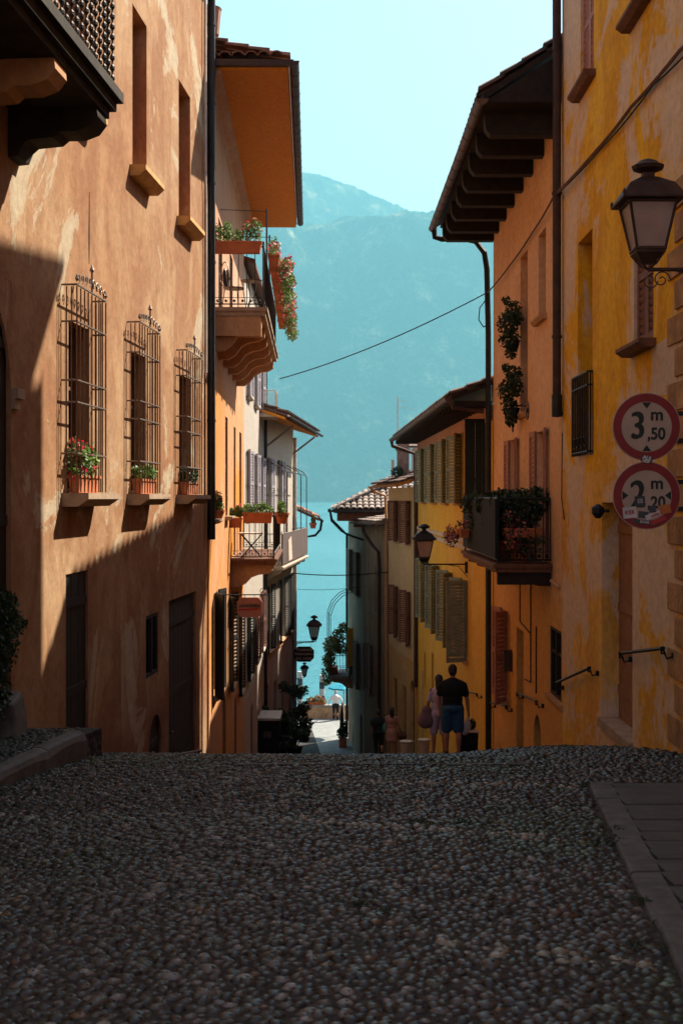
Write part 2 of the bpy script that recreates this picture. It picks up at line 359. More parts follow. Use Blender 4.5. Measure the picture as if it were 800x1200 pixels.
class House:
    def __init__(s, name, label, cat, P0, P1, side, z0, z1, depth, wmat, rec=.16):
        s.F = Fr(P0, P1, side); s.z0 = z0; s.z1 = z1; s.depth = depth; s.wmat = wmat; s.rec = rec; s.holes = []
        s.r = thing(name, label, cat, (P0[0], P0[1], z0))
    def U(s, Y): return s.F.u(Y)
    def hole(s, a, b_, c, d, rec=None): s.holes.append((a, b_, c, d, rec or s.rec))
    def part(s, name, mb, mt, parent=None, **k):
        return mb.build(name, mt, parent or s.r, **k)
    def window(s, Y0, Y1, za, zb, style='open', wrec=None, ang=R(18), smat='shut_green', sill='pl_trim', leafw=None, leaf_sides=(1, -1), angs=None, sillp=.14, sillh=.09, name='window', louvre=True, frame='wood_grey', blind='pl_brownrec', sill_ext=.12):
        F = s.F; u0, u1 = sorted((s.U(Y0), s.U(Y1))); rec = wrec or s.rec; s.hole(u0, u1, za, zb, rec)
        mb = MB(F)
        if style == 'blind':
            mb.box(u0-.02, u1+.02, -rec-.04, -rec+.002, za-.02, zb+.02); w = s.part(name, mb, blind)
        else:
            f = .055; v0, v1 = -rec, -rec+.05
            mb.box(u0, u0+f, v0, v1, za, zb); mb.box(u1-f, u1, v0, v1, za, zb); mb.box(u0+f, u1-f, v0, v1, za, za+f); mb.box(u0+f, u1-f, v0, v1, zb-f, zb)
            um = (u0+u1)/2; mb.box(um-.03, um+.03, v0+.002, v1+.01, za+f, zb-f)
            if zb-za > 1: mb.box(u0+f, u1-f, v0+.004, v1-.01, za+(zb-za)*.62, za+(zb-za)*.62+.04)
            w = s.part(name, mb, frame)
            g_ = MB(F); g_.box(u0-.02, u1+.02, -rec-.03, -rec+.012, za-.02, zb+.02); s.part('pane', g_, 'glass', w)
        if style in ('open', 'closed'):
            wd = leafw or (u1-u0)/2-.004
            for i, sd in enumerate(leaf_sides):
                l = MB(F)
                if style == 'open':
                    a = (angs[i] if angs else ang)
                    hu = u0-.01 if sd == 1 else u1+.01
                    leaf_geo(l, F, hu, .012, a, wd, za-.03, zb+.03, louvre, flip=-sd)
                else:
                    hu = u0+.002 if sd == 1 else u1-.002
                    leaf_geo(l, F, hu, -.07, 0, wd, za+.01, zb-.01, louvre, flip=sd)
                s.part('shutter', l, smat, w)
        if sill:
            q = MB(F); e = sill_ext
            A = [(-.01, za-sillh), (sillp*.6, za-sillh), (sillp, za-sillh*.45), (sillp, za-.004), (-.01, za-.001)]
            q.prism([(u0-e, a_, c) for a_, c in A], [(u1+e, a_, c) for a_, c in A]); s.part('sill', q, sill, w)
        return w
    def door(s, Y0, Y1, za, zb, mt='wood_dark', rec=None, arch=False, name='door', handle=True):
        F = s.F; u0, u1 = sorted((s.U(Y0), s.U(Y1))); rec = rec or s.rec; s.hole(u0, u1, za, zb, rec)
        mb = MB(F); n = max(2, int((u1-u0)/.28)); w_ = (u1-u0)/n
        for i in range(n): mb.box(u0+i*w_+.006, u0+(i+1)*w_-.006, -rec-.05, -rec+.012, za, zb)
        mb.box(u0-.02, u1+.02, -rec-.06, -rec+.002, za-.02, zb+.02)
        for f in (.12, .5, .86): mb.box(u0+.02, u1-.02, -rec+.004, -rec+.03, za+(zb-za)*f, za+(zb-za)*f+.1)
        d = s.part(name, mb, mt)
        if handle:
            h = MB(F); h.tube([(u0+.12, -rec+.03, za+1.0), (u0+.12, -rec+.08, za+1.0), (u0+.22, -rec+.08, za+1.0)], .012); s.part('handle', h, 'iron', d)
        if arch:
            k = MB(F); r = (u1-u0)/2; um = (u0+u1)/2
            for sg in (-1, 1):
                A = [(um+sg*r, zb)]+[(um+sg*r*math.cos(t), zb-r+r*math.sin(t)) for t in [PI/2*i/8 for i in range(9)]]
                A = [(um+sg*r, zb-r)]+[(um+sg*r*math.cos(t), zb-r+r*math.sin(t)) for t in [PI/2*i/8 for i in range(1, 9)]]+[(um+sg*r, zb)]
                k.prism([(a, -rec+.03, c) for a, c in A], [(a, -.002, c) for a, c in A])
            s.part('arch_corner', k, s.wmat)
        return d
    def finish(s, Ylo=None):
        F = s.F; L = F.L; mb = MB(F); rec = s.rec
        us = sorted({0, L, *[h[0] for h in s.holes], *[h[1] for h in s.holes]}); us = [u for u in us if 0 <= u <= L]
        zs = sorted({s.z0, s.z1, *[h[2] for h in s.holes], *[h[3] for h in s.holes]})
        for i in range(len(us)-1):
            for j in range(len(zs)-1):
                a, b_, c, d = us[i], us[i+1], zs[j], zs[j+1]
                if b_-a < 1e-4 or d-c < 1e-4: continue
                um, zm = (a+b_)/2, (c+d)/2
                if any(h[0] < um < h[1] and h[2] < zm < h[3] for h in s.holes): continue
                mb.face([(a, 0, c), (b_, 0, c), (b_, 0, d), (a, 0, d)])
        for (a, b_, c, d, rc) in s.holes:
            a = max(a, 0); r = -rc
            mb.face([(a, 0, c), (a, r, c), (a, r, d), (a, 0, d)]); mb.face([(b_, 0, c), (b_, 0, d), (b_, r, d), (b_, r, c)])
            mb.face([(a, 0, c), (b_, 0, c), (b_, r, c), (a, r, c)]); mb.face([(a, 0, d), (a, r, d), (b_, r, d), (b_, 0, d)])
        D = -s.depth
        mb.face([(0, 0, s.z0), (0, 0, s.z1), (0, D, s.z1), (0, D, s.z0)]); mb.face([(L, 0, s.z0), (L, D, s.z0), (L, D, s.z1), (L, 0, s.z1)])
        mb.face([(0, D, s.z0), (0, D, s.z1), (L, D, s.z1), (L, D, s.z0)]); mb.face([(0, 0, s.z1), (L, 0, s.z1), (L, D, s.z1), (0, D, s.z1)])
        s.part('wall', mb, s.wmat, recalc=False)

def shell_roof(h, name, ov, zE, slope, th=.12, u0=0, u1=None, back=None, mt='tile_dark', soffit=None, smat='wood_dark', ov_end=0):
    """single pitch rising away from the street; returns roof part and slope function"""
    F = h.F; u1 = u1 if u1 is not None else F.L; bk = back or h.depth*.5; u0 -= ov_end
    mb = MB(F); zt = zE+slope*(ov+bk)
    A = [(ov, zE), (ov, zE+th), (-bk, zt+th), (-bk, zt)]
    mb.prism([(u0, a, c) for a, c in A], [(u1, a, c) for a, c in A])
    B = [(-bk-.001, zt), (-bk-.001, zt+th), (-h.depth, zt-slope*(h.depth-bk)+th), (-h.depth, zt-slope*(h.depth-bk))]
    mb.prism([(u0, a, c) for a, c in B], [(u1, a, c) for a, c in B])
    return h.part(name, mb, smat)
def tiles(parent, F, ov, zE, slope, u0, u1, rows, mt, pitch=.24, name='roof_tiles', row=.38, hip0=0.0, hip1=0.0):
    """rows of barrel tiles laid up the slope from the eave"""
    V = []; Fq = []; ca = 1/math.sqrt(1+slope*slope); sg = slope*ca; rg = random.Random(3)
    n = int((u1-u0)/pitch)
    for i in range(n):
        for j in range(rows):
            s0 = j*row; s1 = s0+row*1.18
            uc = u0+(i+.5)*pitch
            if uc < u0+hip0*s0*ca or uc > u1-hip1*s0*ca: continue
            jx = rg.uniform(-.012, .012); jz = rg.uniform(-.006, .01)
            for (s_, rr) in ((s0, pitch*.50), (s1, pitch*.40)):
                v = ov-s_*ca; z = zE+s_*sg+(.045 if s_ == s0 else .015)+jz
                for k in range(6):
                    t = PI*k/5; V.append(F.p(uc+jx+rr*math.cos(t), v, z+rr*.75*math.sin(t)))
            b = len(V)-12
            for k in range(5): Fq.append((b+k, b+k+1, b+6+k+1, b+6+k))
            b2 = len(V)       # thickness lip at the front end
            for k in range(6):
                t = PI*k/5; V.append(F.p(uc+jx+pitch*.41*math.cos(t), ov-s0*ca, zE+s0*sg+.045+jz+pitch*.41*.7*math.sin(t)-.004))
            for k in range(5): Fq.append((b+k, b+k+1, b2+k+1, b2+k))
    return np_mesh(name, np.array(V), np.array(Fq), mt, parent)
def gutter(h, v, z, u0, u1, r=.075, mt='pipe_copper', parent=None, z1=None, v1=None):
    mb = MB(h.F); z1 = z if z1 is None else z1; v1 = v if v1 is None else v1
    pr = [(r*math.cos(t), r*math.sin(t)) for t in [PI+PI*k/8 for k in range(9)]]+[(r*.86*math.cos(t), r*.86*math.sin(t)) for t in [2*PI-PI*k/8 for k in range(9)]]
    mb.prism([(u0, v+a, z+c) for a, c in pr], [(u1, v1+a, z1+c) for a, c in pr])
    n = int(abs(u1-u0)/.6)
    for i in range(n+1):
        t = i/max(1, n); u = u0+(u1-u0)*t; vv = v+(v1-v)*t; zz = z+(z1-z)*t
        q = [((r+.008)*math.cos(a), (r+.008)*math.sin(a)) for a in [PI+PI*k/6 for k in range(7)]]
        mb.prism([(u-.012, vv+a, zz+c) for a, c in q], [(u+.012, vv+a, zz+c) for a, c in q])
    return mb.build('gutter', mt, parent or h.r)
def downpipe(h, pts, r=.055, mt='pipe_dark', clips=1.5):
    mb = MB(h.F); mb.tube(pts, r, 10)
    for a, b_ in zip(pts[:-1], pts[1:]):
        if abs(a[2]-b_[2]) > 1.2:
            k = int(abs(a[2]-b_[2])/clips)
            for i in range(k+1):
                z = a[2]+(b_[2]-a[2])*(i+.5)/(k+1)
                if abs(a[0]-b_[0]) < .1: mb.lathe((a[0], a[1], z), [(r+.012, -.02), (r+.012, .02)], 10)
    return mb.build('downpipe', mt, h.r, smooth=False)

def scroll(mb, c, r, turns=1.4, ax='uz', rad=.008, start=0, sgn=1, n=18):
    P = []
    for i in range(n+1):
        t = i/n; a = start+sgn*turns*2*PI*t; rr = r*(1-.8*t)
        x, y = rr*math.cos(a), rr*math.sin(a)
        P.append((c[0]+x, c[1], c[2]+y) if ax == 'uz' else (c[0], c[1]+x, c[2]+y))
    mb.tube(P, rad, 5)

def balcony(h, Y0, Y1, out, zf, rail=1.0, slab=.14, smat='sill_stone', rmat='iron', gap=.115, corbels=0, cmat='pl_trim', ch=.42, panel=None, near=True, post=.018, curly=True, panel_sides=('front',), cw=.22):
    F = h.F; u0, u1 = h.U(Y0), h.U(Y1)
    mb = MB(F); mb.box(u0, u1, .003, out, zf-slab, zf); mb.box(u0-.03, u1+.03, .003, out+.04, zf-slab*.45, zf-.004)
    b = h.part('balcony', mb, smat)
    zt = zf+rail; mb = MB(F); e = .04
    def bars(p0, p1):
        d = math.dist(p0, p1); n = max(2, int(d/gap))
        for i in range(n+1):
            t = i/n; u = p0[0]+(p1[0]-p0[0])*t; v = p0[1]+(p1[1]-p0[1])*t
            mb.tube([(u, v, zf+.06), (u, v, zt)], .008, 5)
            if curly and i < n:
                t2 = (i+.5)/n; mb.lathe((p0[0]+(p1[0]-p0[0])*t2, p0[1]+(p1[1]-p0[1])*t2, zf+.12), [(.004, -.03), (.035, 0), (.004, .03)], 6)
        for z, r in ((zf+.06, .012), (zt, .018), (zf+.18, .006)): mb.tube([(p0[0], p0[1], z), (p1[0], p1[1], z)], r, 6)
    bars((u0+e, out-e), (u1-e, out-e)); bars((u1-e, .02), (u1-e, out-e))
    if near: bars((u0+e, .02), (u0+e, out-e))
    for u in (u0+e, u1-e):
        mb.tube([(u, out-e, zf), (u, out-e, zt+.06)], post, 6); mb.lathe((u, out-e, zt+.08), [(.005, -.03), (.03, 0), (.005, .03)], 8)
    h.part('railing', mb, rmat, b)
    for i in range(corbels):
        t = (i+.12)/(corbels-1+.24) if corbels > 1 else .5; uc = u0+cw/2+(u1-u0-cw)*t
        prof = [(.003, zf-slab-.002), (out-.08, zf-slab-.002), (out-.08, zf-slab-ch*.30), (out*.80, zf-slab-ch*.42), (out*.62, zf-slab-ch*.46), (out*.46, zf-slab-ch*.58), (out*.34, zf-slab-ch*.85), (out*.20, zf-slab-ch), (.003, zf-slab-ch)]
        q = MB(F); q.prism([(uc-cw/2, a, c) for a, c in prof], [(uc+cw/2, a, c) for a, c in prof]); h.part('corbel', q, cmat, b)
    if panel:
        q = MB(F)
        if 'front' in panel_sides: q.box(u0+e, u1-e, out-.02, out+.004, zf+.08, zt-.02)
        if 'near' in panel_sides: q.box(u0+.01, u0+.03, .05, out-e, zf+.08, zt-.02)
        h.part('screen', q, panel, b)
    return b

# ------------------------------------------------------------------ flower boxes (things of their own)
def flower_box(label, c, L, ax, h_=.2, w=.2, n=260, flowers=None, fn=40, green='leaf', gh=.16, spill=0, spill_dir=(0, -1, 0), seed=1, group='flower boxes on the balconies and sills', leafs=.05, shape='box', name='flower_box'):
    """c = bottom centre, ax = unit vector (x,y) of the long side"""
    t = thing(name, label, 'flower box' if shape == 'box' else 'flower pot', c, group); a = Vector((ax[0], ax[1], 0)).normalized(); p = Vector((-a.y, a.x, 0))
    def q(s_, o, z): return tuple(Vector(c)+a*s_+p*o+Vector((0, 0, z)))
    mb = MB(); mb.m = q; H = L/2
    if shape == 'box':
        mb.prism([(-H*.93, -w*.4, 0), (H*.93, -w*.4, 0), (H*.93, w*.4, 0), (-H*.93, w*.4, 0)], [(-H, -w*.5, h_*.84), (H, -w*.5, h_*.84), (H, w*.5, h_*.84), (-H, w*.5, h_*.84)])
        mb.box(-H-.012, H+.012, -w*.5-.012, w*.5+.012, h_*.84+.001, h_)
    else:
        mb.lathe((0, 0, 0), [(L*.32, 0), (L*.48, h_*.8), (L*.53, h_*.8), (L*.53, h_), (L*.4, h_)], 14)
    mb.build('pot', 'terracotta', t)
    rg = random.Random(seed); blobs = []
    k = max(2, int(L/.16))
    for i in range(k):
        s_ = -H+L*(i+.5)/k; o = q(s_+rg.uniform(-.03, .03), rg.uniform(-.03, .03), h_+gh*rg.uniform(.15, .6)); r = rg.uniform(.75, 1.2)
        blobs.append((*o, .11*r, .11*r, gh*.62*r))
        if spill:
            for m_ in range(2):
                dz = rg.uniform(.1, spill); sd = Vector(spill_dir)*(w*.5+.05+rg.uniform(0, .14)); o2 = Vector(q(s_, 0, h_-dz))+sd
                blobs.append((*o2, .12, .12, .14))
    leaves('foliage', blobs, int(n*1.7), leafs*1.15, green, t, seed)
    if flowers: leaves('blossoms', [(b_[0], b_[1], b_[2]+.03, b_[3]*1.1, b_[4]*1.1, b_[5]*1.05) for b_ in rg.sample(blobs, max(1, int(len(blobs)*.65)))], fn, leafs*1.25, flowers, t, seed+50)
    return t

# ------------------------------------------------------------------ lantern
def lantern(name, label, c, H, arm_to, body='iron', sc=1.0, group=None, scrolls=True, yaw=PI/4):
    """c = bottom tip of glass cage; H overall height; arm_to = world point on the wall"""
    t = thing(name, label, 'street lamp', arm_to, group); s = H/.80
    cx, cy, cz = c; mb = MB()
    def sq(r, z): return [(cx+r*s*math.cos(yaw+PI/2*k), cy+r*s*math.sin(yaw+PI/2*k), cz+z*s) for k in range(4)]
    rb, rt, zg = .175, .285, .40
    for (r0, z0, r1, z1) in ((.38, .415, .385, .43), (.385, .43, .27, .56), (.27, .56, .10, .635), (.07, .635, .07, .68)): mb.prism(sq(r0, z0), sq(r1, z1))
    mb.lathe((cx, cy, cz+.68*s), [(.05*s, 0), (.13*s, .03*s), (.145*s, .06*s), (.10*s, .085*s), (.085*s, .10*s), (.04*s, .12*s)], 12)
    for k in range(4):
        a = sq(rb, .0)[k]; b_ = sq(rt, zg)[k]; mb.tube([a, b_], .013*s, 5)
        a2 = sq(rb, .0)[(k+1) % 4]; b2 = sq(rt, zg)[(k+1) % 4]; mb.tube([a, a2], .018*s, 5); mb.tube([b_, b2], .014*s, 5)
        tt = sq(.37, .44)[k]; mb.lathe((tt[0], tt[1], tt[2]), [(.012*s, -.01), (.016*s, .02*s), (.003*s, .05*s)], 6)
    mb.prism(sq(.18, -.035), sq(.18, .0)); mb.prism(sq(.06, -.12), sq(.17, -.036))
    for k in range(4):
        a = sq(.17, -.03)[k]; mb.tube([a, tuple((np.array(a)+np.array((cx, cy, cz-.16*s)))/2+np.array((0, 0, -.03*s))), (cx, cy, cz-.17*s)], .009*s, 5)
    mb.build('lamp_cage', body, t)
    gl = MB(); gl.prism(sq(rb*.95, .005), sq(rt*.95, zg-.005)); gl.build('lamp_glass', 'lamp_glass', t)
    ar = MB(); ar.tube([(cx, cy, cz-.17*s), arm_to], .018*s, 6)
    d = Vector(arm_to)-Vector((cx, cy, cz-.17*s)); q = Vector((cx, cy, cz-.17*s))
    ar.tube([tuple(q+d*.45), tuple(q+d*.8+Vector((0, 0, -.05*s))), tuple(Vector(arm_to)+Vector((0, 0, -.3*s)))], .010*s, 5)
    ar.lathe((arm_to[0]-.01, arm_to[1], arm_to[2]-.1), [(.05*s, -.12*s), (.05*s, .16*s)], 6)
    if scrolls:
        mm = lambda a, b_, z: tuple(q+d.normalized()*a+Vector((0, 0, z))); ar.m = mm
        scroll(ar, (.12*s, 0, -.09*s), .08*s, rad=.006*s); scroll(ar, (.02, 0, -.1*s), .07*s, sgn=-1, rad=.006*s)
    ar.build('lamp_arm', body, t)
    return t

# ------------------------------------------------------------------ text
def text(name, body, size, c, mt, parent, bold=0.0, rot=0.0, sx=1.0, align='CENTER', depth=.0012):
    cu = bpy.data.curves.new(name, 'FONT'); cu.body = body; cu.size = size; cu.align_x = align; cu.align_y = 'CENTER'; cu.extrude = depth; cu.offset = bold
    o = bpy.data.objects.new(name, cu); COL.objects.link(o)
    dg = bpy.context.evaluated_depsgraph_get(); me = bpy.data.meshes.new_from_object(o.evaluated_get(dg)); bpy.data.objects.remove(o)
    me.materials.clear(); me.materials.append(M_[mt])
    me.transform(Matrix.Rotation(PI/2, 4, 'X')@Matrix.Rotation(rot, 4, 'Z')@Matrix.Diagonal((sx, 1, 1, 1)))
    ob = bpy.data.objects.new(name, me); COL.objects.link(ob); ob.parent = parent; ob.location = Vector(c)-parent_world(parent)
    return ob

# ------------------------------------------------------------------ people
def cap(mb, p0, p1, r0, r1, fx=1.0, n=12, k=5):
    """tapered capsule between two joints"""
    p0 = Vector(p0); p1 = Vector(p1); pts = []; rs = []
    d = (p1-p0).normalized()
    for i in range(k+1):
        a = PI/2*i/k; pts.append(tuple(p0-d*r0*math.cos(a))); rs.append(max(1e-4, r0*math.sin(a)))
    for i in range(k+1):
        a = PI/2*i/k; pts.append(tuple(p1+d*r1*math.sin(a))); rs.append(max(1e-4, r1*math.cos(a)))
    mb.tube(pts, rs, n)
def fuse(mb, name, mt, parent, voxel=.012, sm=4):
    o = mb.build(name, None, parent, recalc=False)
    r = o.modifiers.new('r', 'REMESH'); r.mode = 'VOXEL'; r.voxel_size = voxel
    s = o.modifiers.new('s', 'SMOOTH'); s.factor = .5; s.iterations = sm
    dg = bpy.context.evaluated_depsgraph_get(); dg.update(); me = bpy.data.meshes.new_from_object(o.evaluated_get(dg))
    o.modifiers.clear(); old = o.data; o.data = me; bpy.data.meshes.remove(old)
    me.materials.clear(); me.materials.append(M_[mt]); me.polygons.foreach_set('use_smooth', [True]*len(me.polygons)); return o
def person(label, loc, H, yaw=0, top='shirt_black', bottom='denim_blue', hair='hair_dark', sk='skin', arms=None, stride=.12, female=False, dress=False, longhair=False, longpants=False, sleeve=.5, lean=0, bulk=1.0, group=None, long_sleeve=False):
    """back towards -y (we see it from behind) when yaw=0; local units scaled to a 1.75 m body"""
    t = thing('person', label, 'person', loc, group); k = H/1.75; cs, sn = math.cos(yaw), math.sin(yaw)
    def q(x, y, z): x *= k; y *= k; z *= k; y += lean*max(0, z-.9*k); return (loc[0]+x*cs-y*sn, loc[1]+x*sn+y*cs, loc[2]+z)
    def mk(): m_ = MB(); return m_
    Q = lambda p: q(*p)
    sh = (.185 if female else .205)*bulk**.5; hp = .10
    wr = arms or (((-.27, .03, .98), (-.25, .12, .76)), ((.27, .03, .98), (.26, .12, .76)))
    b = mk()
    def C(p, r, a, c): cap(b, Q(p), Q(r), a*k, c*k)
    def E(c, rx, ry, rz):
        M = Matrix.Rotation(yaw, 3, 'Z'); b.ell(Q(c), rx*k, ry*k, rz*k, 14, 10, M)
    bw = bulk
    E((0, 0, 1.28), sh*.93*bw, .115*bw, .20); E((0, .01, 1.08), .148*bw, .11*bw, .16); E((0, -.01, .93), (.172 if female else .165)*bw, .125*bw, .13)
    C((-sh*.75, 0, 1.375), (sh*.75, 0, 1.375), .06, .06); C((0, .0, 1.40), (0, .02, 1.54), .062, .055); C((0, -.01, 1.44), (-sh*.8, 0, 1.37), .042, .042); C((0, -.01, 1.44), (sh*.8, 0, 1.37), .042, .042)
    E((0, .025, 1.638), .079, .100, .118); E((0, .125, 1.63), .014, .02, .025); E((-.078, .02, 1.635), .012, .02, .03); E((.078, .02, 1.635), .012, .02, .03)
    E((-.028, .112, 1.655), .012, .008, .007); E((.028, .112, 1.655), .012, .008, .007); E((0, .11, 1.592), .024, .01, .008)
    st = stride
    L = (((-hp, 0, .90), (-hp-.01, .03+st*.5, .50), (-hp-.01, st, .10)), ((hp, 0, .90), (hp+.01, .03-st*.2, .49), (hp+.01, -st, .09)))
    for (a, m_, e) in L:
        C(a, m_, .088*bw, .058); C(m_, (e[0], e[1]-.015, (m_[2]+e[2])/2+.05), .055, .056); C((e[0], e[1]-.01, (m_[2]+e[2])/2+.05), e, .053, .036)
        C(e, (e[0], e[1]+.02, .045), .036, .035); C((e[0], e[1]-.03, .04), (e[0]+.01*(1 if e[0] > 0 else -1), e[1]+.16, .03), .036, .030)
    for i, (el, ha) in enumerate(wr):
        sg = -1 if i == 0 else 1; s0 = (sg*sh*.95, 0, 1.36)
        C(s0, el, .052*bw, .040); d = Vector(ha)-Vector(el); C(el, tuple(Vector(el)+d*.35), .041, .041); C(tuple(Vector(el)+d*.35), ha, .041, .026)
        d.normalize(); ha_ = Vector(ha); C(ha, tuple(ha_+d*.075), .026, .030)
        side = d.cross(Vector((1, 0, 0))).normalized()
        for j in range(4):
            o = side*(j-1.5)*.021; ln = (.060, .070, .066, .052)[j]; k1 = ha_+d*.085+o; k2 = k1+d*ln*.55; k3 = k2+(d*.6+Vector((-sg*.8, 0, 0))).normalized()*ln*.5
            C(tuple(k1), tuple(k2), .0105, .010); C(tuple(k2), tuple(k3), .010, .009)
        th0 = ha_+d*.03+side*.025; th1 = th0+(side*.8+d*.7).normalized()*.045; C(tuple(th0), tuple(th1), .012, .011); C(tuple(th1), tuple(th1+d*.03), .011, .009)
    body = fuse(b, 'body', sk, t, .0095*k)
    # clothes
    c = mk()
    def C2(p, r, a, e): cap(c, Q(p), Q(r), a*k, e*k)
    def E2(p, rx, ry, rz): c.ell(Q(p), rx*k, ry*k, rz*k, 14, 10, Matrix.Rotation(yaw, 3, 'Z'))
    E2((0, 0, 1.28), sh*.98*bw, .138*bw, .222); E2((0, .005, 1.08), .172*bw, .132*bw, .18); E2((0, -.005, .97), .178*bw, .137*bw, .09)
    C2((-sh*.78, 0, 1.372), (sh*.78, 0, 1.372), .066, .066); C2((0, -.005, 1.445), (-sh*.85, 0, 1.37), .080, .070); C2((0, -.005, 1.445), (sh*.85, 0, 1.37), .080, .070); E2((0, -.01, 1.42), .12, .10, .075)
    for i, (el, ha) in enumerate(wr):
        sg = -1 if i == 0 else 1; s0 = Vector((sg*sh*.96, 0, 1.355)); e_ = Vector(el)
        C2(tuple(s0), tuple(s0+(e_-s0)*sleeve), .060*bw, .058*bw)
        if long_sleeve: C2(tuple(s0+(e_-s0)*sleeve), el, .058, .052); C2(el, tuple(e_+(Vector(ha)-e_)*.92), .052, .038)
    fuse(c, 'shirt' if not dress else 'dress_top', top, t, .012*k)
    c = mk()
    if dress:
        c.tube([Q((0, 0, 1.02)), Q((0, 0, .9)), Q((0, 0, .72)), Q((0, 0, .58))], [.15*k, .19*k, .20*k, .215*k], 16); E2((0, -.01, .93), .19, .15, .13); nm = 'skirt'
    else:
        E2((0, -.012, .93), .182*bw, .145*bw, .125); nm = 'trousers' if longpants else 'shorts'
        for (a, m_, e) in L:
            a = Vector(a); m_ = Vector(m_)
            if longpants: C2(tuple(a), tuple(m_), .105*bw, .078); C2(tuple(m_), e, .078, .062)
            else: C2(tuple(a), tuple(a+(m_-a)*.93), .108*bw, .098*bw)
    fuse(c, nm, bottom, t, .012*k)
    c = mk(); E2((0, .008, 1.668), .090, .104, .104); E2((0, -.03, 1.625), .080, .072, .088)
    if longhair: C2((0, -.05, 1.64), (0, -.07, 1.42), .078, .060); C2((-.04, -.05, 1.60), (-.045, -.06, 1.44), .05, .035); C2((.04, -.05, 1.60), (.045, -.06, 1.44), .05, .035)
    fuse(c, 'hair', hair, t, .010*k)
    for (a, m_, e) in L:
        c = mk(); C2((e[0], e[1]-.035, .042), (e[0], e[1]+.17, .034), .044, .040); fuse(c, 'shoe', 'shoe', t, .012*k)
    return t, q
# ================================================================== camera, sky, sun
cam = bpy.data.cameras.new('camera'); co = bpy.data.objects.new('camera', cam); COL.objects.link(co); SC.camera = co
co.rotation_euler = (PI/2, 0, 0); cam.sensor_fit = 'VERTICAL'; cam.sensor_height = 36; cam.lens = 45; cam.shift_y = -16/1200; cam.clip_start = .1; cam.clip_end = 30000
cam.dof.use_dof = True; cam.dof.focus_distance = 17; cam.dof.aperture_fstop = 5.0
TS = Vector((1, .86, 1.36)).normalized()
el = math.asin(TS.z); az = math.atan2(TS.x, TS.y)
W = bpy.data.worlds.new('World'); SC.world = W; W.use_nodes = True; nt = W.node_tree; bg = nt.nodes['Background']
sky = nt.nodes.new('ShaderNodeTexSky'); sky.sky_type = 'NISHITA'; sky.sun_disc = False; sky.sun_elevation = el; sky.sun_rotation = az; sky.air_density = 1.3; sky.dust_density = 1.2; sky.ozone_density = 1.5; sky.altitude = 200
nt.links.new(mix(nt, 1.0, sky.outputs[0], SKY_TINT, 'MULTIPLY'), bg.inputs['Color']); bg.inputs['Strength'].default_value = SKY_S
sl = bpy.data.lights.new('sun', 'SUN'); sl.energy = SUN_S; sl.angle = R(.6); sl.color = (1, .90, .76); so = bpy.data.objects.new('sun', sl); COL.objects.link(so)
so.rotation_euler = (-TS).to_track_quat('-Z', 'Y').to_euler(); so.location = (0, 0, 60)
SC.view_settings.view_transform = 'Standard'; SC.view_settings.look = 'None'; SC.view_settings.gamma = 1; SC.view_settings.exposure = EXPO
SC.cycles.max_bounces = 7; SC.cycles.diffuse_bounces = 4; SC.cycles.glossy_bounces = 2; SC.cycles.transmission_bounces = 3; SC.cycles.volume_bounces = 0; SC.cycles.use_denoising = True
SC.cycles.sample_clamp_indirect = 4; SC.cycles.caustics_reflective = False; SC.cycles.caustics_refractive = False

# ================================================================== ground, cobbles, kerbs
xs = np.unique(np.concatenate([np.arange(-60, -5, 5), np.arange(-5, 5, .12), np.arange(5, 61, 5)])); ys = np.unique(np.concatenate([np.arange(-14, 3, 1.0), np.arange(3, 30, .12), np.arange(30, 73.3, .5), [73.4]]))
def grid(name, xs, ys, fz, mt, kind='structure', smooth=True):
    X, Y = np.meshgrid(xs, ys); Z = fz(X, Y); nx, ny = len(xs), len(ys); V = np.stack([X, Y, Z], -1).reshape(-1, 3)
    i = (np.arange(ny-1)[:, None]*nx+np.arange(nx-1)[None]).ravel(); Fq = np.stack([i, i+1, i+nx+1, i+nx], 1)
    o = np_mesh(name, V, Fq, mt, smooth=smooth); tag(o, kind=kind); return o
grid('ground', xs, ys, gz, 'ground')
q = MB(); q.box(-60, 60, 73.0, 73.405, -18, -12.552); tag(q.build('quay', 'stone_wall'), kind='structure')
grid('lake', np.array([-6000, -600, -60, -20, 20, 60, 600, 6000.]), np.array([73.3, 90, 150, 400, 1000, 2500, 4300, 5200]), lambda X, Y: X*0-13.6, 'water', smooth=False)

